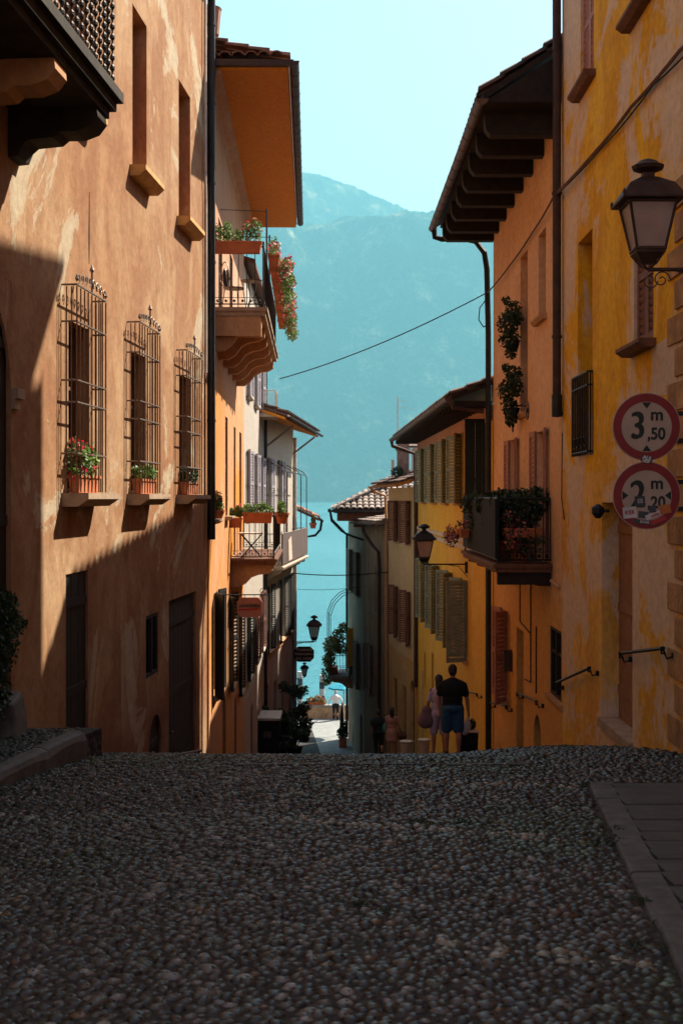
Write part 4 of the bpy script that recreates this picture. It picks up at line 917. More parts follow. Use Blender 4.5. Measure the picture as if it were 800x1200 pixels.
L4 = House('cream_house', 'cream house with a screened brown balcony and orange-lined eaves, last tall one on the left', 'house', (-2.745, 45.0), (-2.07, 55.0), 1, -12.2, 3.05, 7, 'pl_L4')
for (a, b_) in ((46.3, 47.1), (49.6, 50.5)): L4.window(a, b_, -.6, 1.45, 'open', smat='shut_lilac', ang=R(11), sill='pl_pale')
L4.door(52.0, 52.9, -2.48, 1.1, 'wood_brown')
for (a, b_) in ((46.2, 47.2), (50.0, 51.6), (53.2, 54.0)): L4.window(a, b_, -5.55, -3.2, 'open', smat='shut_black', ang=R(10), sill='pl_trim')
for (a, b_, z) in ((45.6, 46.5, -6.7), (48.0, 49.0, -6.9), (50.6, 51.4, -7.4), (53.3, 54.1, -8.2)): L4.door(a, b_, z-2.6, z, 'shut_black')
balcony(L4, 45.2, 54.6, .66, -2.42, 1.16, .12, 'pl_pale', 'iron_light', .16, 5, 'pl_pale', .35, panel='fabric_brown', near=True, cw=.15)
F = L4.F; q = MB(F); u = L4.U(47.0); q.prism([(u, .668, -1.55), (u+.9, .668, -1.42), (u+1.3, .668, -2.28), (u+.1, .668, -2.3)], [(u, .68, -1.55), (u+.9, .68, -1.42), (u+1.3, .68, -2.28), (u+.1, .68, -2.3)]); tag(q.build('towel', 'cloth_pale', origin=F.p(u, .67, -2.3)), 'pale cloth hanging over the brown balcony screen', 'towel')
q = MB(F)
for Yp in (46.0, 49.2, 52, 54.4): u = L4.U(Yp); q.tube([(u, .63, -1.3), (u, .63, .9), (u, .50, 1.10), (u, .02, 1.35)], .020, 5)
q.tube([(L4.U(46), .60, .98), (L4.U(54.4), .60, .98)], .022, 5); L4.part('awning_frame', q, 'iron')
q = MB(F); A = [(-.1, 2.98), (1.05, 2.62), (1.05, 2.70), (-.1, 3.10)]; u0_, u1_ = L4.U(42.6), F.L+.25; q.prism([(u0_, a, c) for a, c in A], [(u1_, a, c) for a, c in A]); L4.part('soffit', q, 'pl_soffit')
q = MB(F); A = [(-3, 4.1), (1.12, 2.71), (1.12, 2.80), (-3, 4.2)]; q.prism([(u0_, a, c) for a, c in A], [(u1_+.05, a, c) for a, c in A]); L4.part('roof', q, 'tile_dark'); tiles(L4.r, F, 1.15, 2.8, .33, u0_, u1_, 5, 'tile_dark', .25)
gutter(L4, 1.2, 2.72, u0_, u1_+.1, .07, 'pipe_rust')
for u in (F.L-.3, L4.U(46)): q = MB(F); q.tube([(u, .02, 1.9), (u, .95, 2.62)], .05, 4); L4.part('eave_strut', q, 'wood_grey')
downpipe(L4, [(F.L-.12, .09, 2.6), (F.L-.12, .09, -11)], .075, 'pipe_pale'); downpipe(L4, [(F.L+.10, .02, 2.6), (F.L+.10, .02, -11)], .07, 'pipe_dark')
q = MB(F); q.box(0, F.L, .002, .05, -5.78, -5.66); L4.part('stringcourse', q, 'pl_frieze')
L4.finish()

L5 = House('low_house', 'low tiled-roof house at the lake end, behind the screened balcony', 'house', (-2.12, 55.1), (-2.45, 64.0), 1, -13.5, -1.0, 6, 'pl_L3')
L5.window(57, 58, -4.6, -2.8, 'open', smat='shut_brown', sill='pl_pale'); L5.window(60.5, 61.5, -4.6, -2.8, 'open', smat='shut_brown', sill='pl_pale'); L5.door(59, 60, -12.6, -10.2, 'wood_brown'); L5.finish()
F = L5.F; q = MB(F); A = [(-5, 1.9), (1.15, -.98), (1.15, -.90), (-5, 2.0)]; q.prism([(0, a, c) for a, c in A], [(F.L+.3, a, c) for a, c in A]); L5.part('roof', q, 'wood_brown'); tiles(L5.r, F, 1.2, -.88, .47, 0, F.L+.3, 9, 'tile_orange', .25)
gutter(L5, 1.28, -.95, -.05, F.L+.3, .075, 'pipe_dark'); q = MB(F); q.tube([(.2, 1.27, -1.0), (.2, 1.22, -1.35), (.2, 1.0, -1.6), (.2, .1, -1.75), (.2, .06, -12.3)], .06, 8); L5.part('downpipe', q, 'pipe_dark')
flower_box('small pot of dark flowers standing against the low tiled roof', F.p(.1, .9, -1.3), .32, dn, .24, .2, 160, 'petal_red', 20, 'leaf', .4, seed=47, shape='pot', leafs=.08)

# ================================================================== RIGHT 1: weathered yellow house
R1 = House('yellow_house', 'tall weathered yellow house with peeling plaster and corner stones, nearest on the right', 'house', (3.2, 10.9), (3.2, 18.58), -1, -4.4, 9.75, 8, 'pl_R1', rec=.22)
R1.window(16.25, 17.15, 5.42, 7.1, 'closed', smat='shut_pink', sill='wood_brown', sillp=.16); R1.window(13.2, 14.1, 5.25, 7.0, 'closed', smat='shut_pink', sill='wood_brown', sillp=.16)
w3 = R1.window(16.35, 17.35, .56, 3.45, 'blind', blind='pl_brownrec', sill=None)
R1.window(13.15, 14.02, 1.64, 3.15, 'closed', smat='shut_brown', sill='wood_brown', sillp=.18)
F = R1.F; q = MB(F); ua, ub = R1.U(16.3), R1.U(17.4)
for i in range(10): u = ua+(ub-ua)*i/9; q.tube([(u, .07, .56), (u, .07, 1.62)], .011, 5)
for v in (.0, .035): q.tube([(ua, v, .56), (ua, v, 1.62)], .011, 5)
for z in (.6, 1.45, 1.62): q.tube([(ua, -.02, z), (ua, .07, z), (ub, .07, z), (ub, -.02, z)], .014, 5)
for i in range(4): scroll(q, (ua+.14+i*.26, .08, .72), .09, 1.3, rad=.009)
R1.part('window_railing', q, 'iron_black')
R1.door(14.1, 15.75, -2.70, -.05, 'pl_brownrec', name='doorway', handle=False)
q = MB(F); q.box(R1.U(14.1)-.04, R1.U(15.75)+.02, -.20, .05, -2.80, -2.692); R1.part('threshold', q, 'sill_stone')
q = MB(F); u = R1.U(15.4); q.tube([(u, -.02, -.15), (u, .10, -.15)], .02, 6); q.lathe((u, .12, -.24), [(.03, 0), (.075, .06), (.075, .13), (.02, .17)], 10); R1.part('wall_lamp', q, 'pipe_dark')
q = MB(F)
for i, z in enumerate(np.arange(-2.7, 3.0, .32)):
    ww = (1.35, 1.62)[i % 2]; jz = .02; q.box(.0+.003, R1.U(10.9+ww), .003, .022, z+jz, z+.29)
R1.part('quoin', q, 'stone_quoin', bevel=.008)
def rail(h, pts, r=.02, m='iron_black', ends=True):
    F = h.F; q = MB(F); P = [(h.U(y), .11, z) for y, z in pts]; q.tube(P, r, 7)
    for (u, v, z) in (P[0], P[-1]): q.tube([(u, -.01, z-.07), (u, .08, z-.10), (u, .11, z-.02)], .011, 5); q.tube([(u, .09, z-.05), (u, .13, z-.05), (u, .13, z+.015)], .013, 5); q.lathe((u, .01, z-.07), [(.03, -.03), (.03, .03)], 6)
    h.part('handrail', q, m)
rail(R1, ((12.3, -1.44), (14.15, -1.71))); rail(R1, ((15.95, -2.11), (18.45, -2.66)))
q = MB(F); q.prism([(R1.U(12.2), .0015, 1.0), (R1.U(13.2), .0015, 1.05), (R1.U(13.2), .0015, 1.55), (R1.U(12.2), .0015, 1.6)], [(R1.U(12.2), .006, 1.0), (R1.U(13.2), .006, 1.05), (R1.U(13.2), .006, 1.55), (R1.U(12.2), .006, 1.6)]); R1.part('plaster_patch', q, 'pl_patch')
R1.finish(); shell_roof(R1, 'roof', .95, 9.70, .35, smat='wood_dark')
downpipe(R1, [(R1.F.L-.06, .09, 9.6), (R1.F.L-.06, .09, 1.3), (R1.F.L-.02, .05, 1.2)], .062, 'pipe_rust', 2.2)
q = MB(R1.F); q.lathe((R1.F.L-.06, .09, 1.2), [(.075, -.02), (.075, .3)], 10); R1.part('pipe_shoe', q, 'pipe_dark')

R0 = House('offscreen_house', 'unseen tall ochre house added beside the camera to shade the near street', 'house', (3.55, -6.0), (3.45, 10.7), -1, -3.5, 9.3, 8, 'pl_R2'); R0.window(2, 3, 0, 1.8, 'closed'); R0.window(6, 7, 0, 1.8, 'closed'); R0.finish(); shell_roof(R0, 'roof', .8, 9.3, .35)  # unseen end of the right row, added to keep the near street shaded

# ================================================================== RIGHT 2: salmon house with the deep wooden eaves
R2 = House('salmon_house', 'salmon-orange house with deep dark wooden eaves and a planted iron balcony', 'house', (3.205, 18.63), (3.2, 27.0), -1, -6.6, 6.35, 8, 'pl_R2', rec=.2)
R2.window(20.1, 20.85, 2.9, 4.27, 'blind', blind='wood_grey', sill='pl_trim', sillp=.12); R2.window(22.05, 22.95, 1.5, 4.3, 'blind', blind='pl_brownrec', sill='pl_trim', sillp=.1)
R2.door(20.1, 21.0, -1.0, 1.08, 'shut_pink'); R2.door(23.4, 24.3, -1.0, 1.1, 'shut_pink')
F = R2.F
for (a, b_) in ((20.1, 21.0), (23.4, 24.3)):
    q = MB(F); leaf_geo(q, F, R2.U(a)+.0, .012, R(7), .34, -.98, 1.1, True, flip=-1); leaf_geo(q, F, R2.U(b_)+.0, .012, R(7), .34, -.98, 1.1, True, flip=1); R2.part('shutter', q, 'shut_pink')
R2.window(18.68, 19.75, -3.0, -1.95, 'open0', wrec=.07, sill='pl_trim', sillp=.06, frame='wood_dark')
R2.door(22.55, 23.45, -4.7, -2.35, 'wood_grey'); R2.door(20.6, 21.35, -4.4, -3.55, 'wood_dark', arch=True, name='cellar_door', handle=False)
R2.window(24.7, 25.5, -3.9, -2.2, 'open', smat='shut_pink', sill='pl_trim', angs=(R(40), R(20)))
rail(R2, ((20.3, -3.22), (22.5, -3.42)), .016); rail(R2, ((24.0, -3.9), (26.6, -4.25)), .016)
q = MB(F)
for (y0, z0_, y1, z1_) in ((21.6, -1.3, 21.6, -3.1), (21.6, -3.1, 22.3, -3.15), (22.9, -1.25, 22.9, -2.2), (22.9, -2.2, 21.75, -2.28), (21.0, -2.1, 21.0, -3.2)): q.tube([(R2.U(y0), .015, z0_), (R2.U(y1), .015, z1_)], .012, 5)
R2.part('conduit', q, 'wood_dark')
q = MB(F); q.tube([(R2.U(18.75), .03, -1.3), (R2.U(19.4), .03, -1.25)], .03, 6); R2.part('waste_pipe', q, 'pl_trim')
q = MB(F); u = R2.U(24.0); q.box(u, u+.10, .01, .16, -3.25, -2.85); R2.part('letterbox', q, 'pipe_rust')
# eaves
prj = 1.10; mb = MB(F); zE = 5.78
for Yb in (19.2, 20.35, 21.5, 22.65, 23.8, 24.95, 26.1, 27.0):
    u = R2.U(Yb); pr = [(.002, 5.42), (prj-.12, 5.42), (prj-.05, 5.50), (prj-.03, 5.60), (prj-.03, 5.77), (.002, 5.77)]; b_ = MB(F); b_.prism([(u-.11, a, c) for a, c in pr], [(u+.11, a, c) for a, c in pr]); R2.part('eave_beam', b_, 'wood_dark')
rfu1 = F.L+.35
q = MB(F); A = [(-4, 5.80+.66*5.15), (1.15, 5.80), (1.15, 5.90), (-4, 5.90+.66*5.15)]; q.prism([(.02, a, c) for a, c in A], [(rfu1, a, c) for a, c in A]); rf = R2.part('roof', q, 'wood_dark'); tiles(R2.r, F, 1.2, 5.9, .66, .02, rfu1, 10, 'tile_dark', .26)
q = MB(F); A = [(.002, 5.78), (1.1, 5.78), (1.1, 5.80), (.002, 6.5)]; q.prism([(.03, a, c) for a, c in A], [(.09, a, c) for a, c in A]); R2.part('verge_board', q, 'wood_dark')
q = MB(F); q.box(.06, rfu1-.02, .002, 1.10, 5.772, 5.795); R2.part('eave_boards', q, 'wood_dark')
gutter(R2, 1.16, 5.82, 0, rfu1+.2, .085, 'pipe_copper', v1=1.24)
u = rfu1+.1; q = MB(F); q.tube([(u, 1.22, 5.80), (u, 1.20, 5.60), (u, 1.05, 5.56), (u-.1, .62, 5.56), (u-.25, .35, 5.46), (u-.35, .18, 5.20), (u-.38, .13, 4.85), (u-.38, .10, 3.5), (u-.38, .10, -5.6)], .062, 9); R2.part('downpipe', q, 'pipe_dark')
# balcony
bR = balcony(R2, 19.5, 24.7, .86, -1.0, 1.0, .13, 'wood_brown', 'iron_black', .10, 4, 'wood_brown', .22, near=True, cw=.12, panel='cloth_black', panel_sides=('front',))
q = MB(F); ub = R2.U(19.5); q.box(ub+.05, ub+.2, .01, .82, -1.32, -1.132); R2.part('balcony_beam', q, 'wood_dark')
R2.finish()
lab = ('dark leafy plant filling the near rail of the black balcony on the salmon house', 'second leafy flowering plant along the black balcony of the salmon house', 'farthest flowering plant on the black balcony of the salmon house')
for i, (Yc, vv) in enumerate(((20.0, .42), (21.4, .5), (23.0, .6))):
    c = F.p(R2.U(Yc), vv, -.995); t = flower_box(lab[i], c, .34, dn, .3, .2, 1100, 'petal_mixed', 200, 'leaf_dark', .5, seed=60+i, shape='pot', leafs=.07, group='potted plants on the black balcony')
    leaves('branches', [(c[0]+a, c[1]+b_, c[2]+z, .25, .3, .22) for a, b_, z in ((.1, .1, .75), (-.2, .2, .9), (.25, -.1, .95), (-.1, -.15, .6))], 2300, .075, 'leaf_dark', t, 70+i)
flower_box('box of pink and cream flowers hung outside the black balcony screen', F.p(R2.U(23.6), .97, -.72), .8, dn, .16, .16, 130, 'petal_mixed', 150, 'leaf_dark', .14, spill=.3, spill_dir=(F.n.x, F.n.y, 0), seed=64, group='flower boxes on the balconies and sills')
flower_box('box of orange-pink flowers on the near rail of the black balcony', F.p(R2.U(19.5)+.16, .42, -.60), .6, (F.n.x, F.n.y), .14, .14, 160, 'petal_mixed', 170, 'leaf_dark', .2, spill=.35, spill_dir=(0, -1, 0), seed=65)
q = MB(F); u = R2.U(23.2)
q.prism([(u, .79, .02), (u+.5, .79, .02), (u+.5, .84, .04), (u, .84, .04)], [(u, .79, .05), (u+.5, .79, .05), (u+.5, .84, .07), (u, .84, .07)])
for a in (0, .38): q.box(u+a, u+a+.12, .868, .885, -.12, .04)
tag(q.build('peg_hanger', 'blue_cloth', origin=F.p(u, .84, 0)), 'small blue plastic hanger clipped to the black balcony rail', 'hanger')
# hanging baskets on the upper window
for i, (zc, rz, lb) in enumerate(((3.05, .42, 'upper green hanging plant at the tall window of the salmon house'), (1.85, .42, 'lower green hanging plant on the scrolled bracket of the salmon house'))):
    c = F.p(R2.U(22.7), .16, zc-.4); t = thing('hanging_plant', lb, 'plant', c, 'hanging plants at the salmon house window')
    B = [F.p(R2.U(22.6)+a, .17+b_, zc+z)+(r, r, r*1.1) for a, b_, z, r in ((0, 0, .28+.05*i, .15), (.28, .06, .08, .2), (-.2, .0, .1, .15), (.15, .05, -.22, .19-.04*i), (.3, .0, -.45, .11), (-.12, .08, -.38, .09), (.05, .12, .45, .08))]
    leaves('foliage', B, 1500, .065, 'leaf_dark', t, 80+i, droop=.8); q = MB(); q.lathe((c[0], c[1], c[2]-.05), [(.07, 0), (.11, .16), (.12, .2)], 10); q.build('pot', 'plastic_black', t)
q = MB(F); u = R2.U(21.6); q.tube([(u, .1, 1.62), (R2.U(23.2), .1, 1.62)], .012, 5); q.tube([(R2.U(22.2), 0, 1.6), (R2.U(22.2), .3, 1.62)], .012, 5)
scroll(q, (R2.U(21.4), .1, 1.44), .18, 1.3, rad=.010, start=PI/2); scroll(q, (R2.U(23.2), .1, 1.30), .14, 1.3, rad=.009, start=PI/2, sgn=-1); R2.part('scroll_bracket', q, 'iron_black')

# ================================================================== RIGHT 3: yellow house with green shutters
R3 = House('shuttered_house', 'golden yellow house with rows of grey-green louvred shutters', 'house', (3.2, 27.1), (2.75, 46.0), -1, -10.4, 2.0, 8, 'pl_R3', rec=.14)
F = R3.F
for c_ in (33.2, 36.4, 39.8, 43.3): R3.window(c_-.5, c_+.5, -.1, 1.62, 'open', smat='shut_green', ang=R(24), sill='pl_trim', leafw=.52)
R3.door(28.2, 29.3, -1.0, 1.75, 'shut_greendark')
q = MB(F); leaf_geo(q, F, R3.U(28.15), .012, R(86), .46, -.95, 1.75, False, flip=-1); R3.part('door_leaf', q, 'shut_greendark')
q = MB(F); leaf_geo(q, F, R3.U(29.35), .012, R(25), .5, -.95, 1.75, True, flip=1); R3.part('shutter', q, 'shut_green')
for i, c_ in enumerate((32.0, 35.4, 38.9, 42.5)): R3.window(c_-.5, c_+.5, -4.0, -2.05, 'open', smat='shut_green', angs=((R(74), R(28)) if i == 0 else (R(30), R(30))), sill='pl_trim', leafw=.54)
for (a, b_, c, d) in ((43.0, 43.6, -6.4, -5.2), (40.2, 40.9, -6.2, -4.9)): R3.window(a, b_, c, d, 'open0', sill=None, frame='wood_dark')
R3.door(36.2, 37.4, -7.9, -5.2, 'wood_dark', arch=True); R3.door(27.3, 28.3, -5.9, -2.5, 'wood_dark')
q = MB(F); q.box(0, F.L, .002, .03, 1.66, 2.0); R3.part('frieze', q, 'pl_frieze')
q = MB(F); q.box(R3.U(29.8), F.L, .002, .05, -1.10, -1.0); q.box(R3.U(29.8), F.L, .002, .035, -1.28, -1.16); R3.part('stringcourse', q, 'pl_pale')
rail(R3, ((28.8, -4.4), (31.5, -4.75)), .016); rail(R3, ((33.5, -5.6), (37.5, -6.1)), .014)
q = MB(F); q.tube([(R3.U(43.9), .04, -5.9), (R3.U(43.9), .04, -8.9)], .03, 5); R3.part('lit_door_edge', q, 'pl_pale')  # pale upright rod standing in for the sunlit edge of a door
n = 30
for i in range(n): u = .1+(F.L)*i/(n-1); q = MB(F); q.box(u-.05, u+.05, .0, .80, 1.96, 2.07); R3.part('rafter', q, 'wood_dark')
q = MB(F); A = [(-4, 2.08+.38*4.86), (.86, 2.08), (.86, 2.16), (-4, 2.16+.38*4.86)]; q.prism([(-.05, a, c) for a, c in A], [(F.L+.4, a, c) for a, c in A]); R3.part('roof', q, 'wood_dark'); tiles(R3.r, F, .9, 2.16, .38, -.05, F.L+.4, 9, 'tile_dark', .25)
gutter(R3, .93, 2.14, 0, F.L+.45, .09, 'pipe_copper'); u = F.L+.35; q = MB(F); q.tube([(u, .93, 2.1), (u, .90, 1.9), (u-.1, .5, 1.75), (u-.25, .1, 1.6), (u-.25, .08, .5), (u-.25, .08, -6.8)], .07, 8); R3.part('downpipe', q, 'pipe_rust')
u = -.06; q = MB(F); q.tube([(u, .93, 2.1), (u, .86, 1.92), (u+.02, .5, 1.86), (u+.02, .2, 1.84)], .05, 7); R3.part('gutter_elbow', q, 'pipe_rust')
q = MB(F); scroll(q, (R3.U(29.6), .10, 1.30), .12, 1.4, rad=.01); R3.part('scroll_bracket', q, 'iron_black')
R3.finish()
# ================================================================== RIGHT 4
R4 = House('cream_shuttered_house', 'cream house with brown shutters, its lower storey orange-yellow, downhill of the golden house', 'house', (2.70, 46.25), (1.95, 53.25), -1, -12, .42, 7, 'pl_R4', rec=.14)
for c_ in (51.0, 48.0): R4.window(c_-.42, c_+.42, -1.68, -.12, 'open', smat='shut_brown', ang=R(30), sill='pl_pale'); R4.window(c_-.42, c_+.42, -5.45, -3.5, 'open', smat='shut_brown', ang=R(30), sill='pl_pale')
R4.door(50.9, 52.0, -10.8, -7.2, 'wood_dark'); R4.door(48.6, 49.6, -10.6, -7.2, 'wood_dark'); R4.door(46.6, 47.6, -10.2, -6.7, 'wood_dark', arch=True); R4.finish()
F = R4.F; q = MB(F); A = [(-5, .44+.34*5.6), (.62, .44), (.62, .54), (-5, .54+.34*5.6)]; q.prism([(-.1, a, c) for a, c in A], [(F.L+.4, a, c) for a, c in A]); R4.part('roof', q, 'wood_orange'); tiles(R4.r, F, .68, .54, .34, -.1, F.L+.4, 11, 'tile_dark', .25)
gutter(R4, .72, .50, -.1, F.L+.45, .075, 'wood_orange'); q = MB(F); u = F.L+.30; q.tube([(u, .72, .45), (u, .5, .25), (u-.2, .12, .1), (u-.2, .08, -.8), (u-.2, .08, -10)], .06, 7); R4.part('downpipe', q, 'pl_trim')
q = MB(); q.box(2.15, 2.6, 49.3, 49.8, .9, 2.25); q.box(2.05, 2.7, 49.2, 49.9, 2.251, 2.33); q.box(2.1, 2.65, 49.25, 49.85, 1.85, 1.92); ch = q.build('chimney', 'wood_grey', R4.r)
q = MB(); q.box(2.75, 3.6, 49.6, 50.8, .9, 1.95); q.build('dormer', 'white_paint', R4.r); q = MB(); q.prism([(2.6, 49.4, 1.952), (3.75, 49.4, 1.952), (3.75, 51, 2.1), (2.6, 51, 2.1)], [(2.6, 49.4, 2.03), (3.75, 49.4, 2.03), (3.75, 51, 2.18), (2.6, 51, 2.18)]); q.build('dormer_roof', 'tile_dark', R4.r)
q = MB(); q.box(1.95, 2.05, 49.8, 50.6, .85, 1.5); q.build('parapet', 'white_paint', R4.r)
q = MB(); q.tube([(2.2, 50.2, 1.0), (2.2, 50.2, 4.0)], .018, 5); q.tube([(2.15, 50.2, 3.9), (2.6, 50.2, 3.75)], .008, 4); q.tube([(2.15, 50.2, 3.6), (2.9, 50.2, 3.5)], .008, 4); q.build('antenna', 'pipe_pale', R4.r)
t = thing('plant', 'small round shrub on the roof edge below the chimney', 'plant', (2.1, 49.0, .9)); leaves('foliage', [(2.15, 49.1, 1.02, .25, .25, .2)], 300, .09, 'leaf_dark', t, 5)
# ================================================================== RIGHT 5
R5 = House('stone_house', 'low weathered stone-grey house with a lean-to roof, squeezed before the hip-roofed house', 'house', (1.93, 53.35), (1.08, 58.2), -1, -13, -1.15, 5, 'pl_R5b', rec=.12)
R5.window(56.6, 57.4, -8.6, -6.5, 'open', smat='shut_grey', ang=R(25), sill='pl_R5b'); R5.window(55.2, 56.0, -5, -3, 'closed', smat='shut_grey', sill='pl_R5b'); R5.finish()
F = R5.F; q = MB(F); A = [(-3, -.55), (.55, -1.12), (.55, -1.03), (-3, -.45)]; q.prism([(-.1, a, c) for a, c in A], [(F.L, a, c) for a, c in A]); R5.part('roof', q, 'wood_grey'); tiles(R5.r, F, .6, -1.03, .16, -.1, F.L, 7, 'tile_grey', .26)
gutter(R5, .64, -1.08, -.1, F.L, .07, 'pipe_rust'); q = MB(F); u = 1.3; q.tube([(u+1.2, .64, -1.1), (u+1.1, .55, -1.5), (u+.6, .3, -2.0), (u+.1, .12, -2.3), (u, .1, -3), (u, .1, -9), (u-.3, .1, -9.6), (u-.3, .1, -11)], .07, 7); R5.part('downpipe', q, 'pipe_rust')
R6 = House('hip_roofed_house', 'grey-brown corner house by the lake with a tiled hip roof', 'house', (1.06, 58.3), (.36, 67.0), -1, -13.5, -.75, 6, 'pl_R5', rec=.12)
for c_ in (61.2, 65.0): R6.window(c_-.45, c_+.45, -4.6, -2.6, 'open', smat='shut_grey', ang=R(25), sill='pl_R5'); R6.window(c_-.45, c_+.45, -9.0, -6.9, 'open', smat='shut_grey', ang=R(25), sill='pl_R5')
R6.door(59.5, 60.5, -12.6, -10.2, 'wood_dark'); R6.finish()
q = MB(); q.prism([(-.32, 57.3, -.66), (4.5, 57.3, -.66), (4.5, 68, -.66), (-.5, 68, -.66)], [(-.32, 57.3, -.58), (4.5, 57.3, -.58), (4.5, 68, -.58), (-.5, 68, -.58)]); R6.part('eaves', q, 'wood_dark')
q = MB(); q.box(-.2, 4.4, 57.42, 57.5, -1.02, -.662); q.box(.55, 1.2, 57.9, 58.0, -1.3, -1.1); R6.part('eave_beam', q, 'wood_brown')
q = MB(); q.prism([(-.36, 57.26, -.57), (4.5, 57.26, -.57), (4.5, 68, -.57), (-.5, 68, -.57)], [(2.6, 60.8, .82), (3.2, 60.8, .82), (3.2, 66, .82), (2.6, 66, .82)]); R6.part('roof', q, 'tile_dark')
FE = Fr((-.4, 57.22), (4.6, 57.22), 1); tiles(R6.r, FE, .05, -.52, .40, 0, 5, 10, 'tile_grey', .27, hip0=.8); FS = Fr((-.42, 57.2), (-.52, 68), -1); 
q = MB(); q.m = lambda a, b_, c: (a, b_, c); FS.n = Vector((-1, 0)); tiles(R6.r, FS, .05, -.52, .45, 0, 10.5, 8, 'tile_grey', .27, hip0=.9)
class _h: pass
hh = _h(); hh.F = FS; hh.r = R6.r; gutter(hh, .12, -.55, -.1, 10.8, .075, 'pipe_dark'); q = MB(); q.box(-.5, 4.5, 57.02, 57.13, -.62, -.52); R6.part('gutter', q, 'pipe_dark')
q = MB(); q.tube([(-.5, 57.3, -.6), (-.45, 57.5, -1.0), (.0, 59, -1.5), (.33, 66.6, -1.9)], .05, 7); q.tube([(-.5, 57.15, -.6), (-.42, 57.2, -.95), (.2, 57.6, -1.6), (.98, 58.25, -1.9)], .05, 7); R6.part('gutter_elbow', q, 'pipe_dark')
q = MB(R6.F); q.tube([(R6.F.L-.05, .08, -1.8), (R6.F.L-.05, .08, -12.5)], .07, 8); R6.part('downpipe', q, 'pipe_dark')
# lake balcony of the corner house
balcony(R6, 64.3, 66.8, 1.15, -8.9, 1.0, .16, 'concrete_light', 'iron', .15, 2, 'pl_trim', .5, near=True, cw=.3)
F = R6.F; q = MB(F); u = R6.U(64.0); q.box(u, u+.05, .02, .30, -8.4, -6.5); R6.part('screen', q, 'yellow_panel')
q = MB(F)
for Yp in (64.4, 65.6, 66.7): u = R6.U(Yp); q.tube([(u, 1.12, -8.8), (u, 1.12, -5.9), (u, .9, -5.3), (u, .5, -4.9), (u, .02, -4.7)], .02, 5)
q.tube([(R6.U(64.4), 1.12, -5.9), (R6.U(66.7), 1.12, -5.9)], .02, 5); R6.part('awning_frame', q, 'iron')
c = F.p(R6.U(65.2), .9, -8.9); t = thing('climbing_plant', 'mass of golden-green climbing leaves spilling from the balcony over the lake', 'plant', c)
leaves('foliage', [F.p(R6.U(64.6)+a, v, z)+(r, r, r) for a, v, z, r in ((0, 1.05, -7.6, .4), (.3, .7, -7.0, .38), (.1, 1.2, -8.2, .36), (.4, .45, -6.6, .3), (.0, 1.3, -8.8, .3), (.3, 1.35, -9.3, .22), (.8, 1.0, -7.4, .4), (-.1, 1.25, -9.2, .2), (.2, .5, -7.6, .35))], 2400, .13, 'leaf_gold', t, 12, droop=.5)
q = MB(); q.box(c[0]-.2, c[0]+.2, c[1]-.5, c[1]+.5, c[2]+.002, c[2]+.35); q.build('pot', 'terracotta', t)
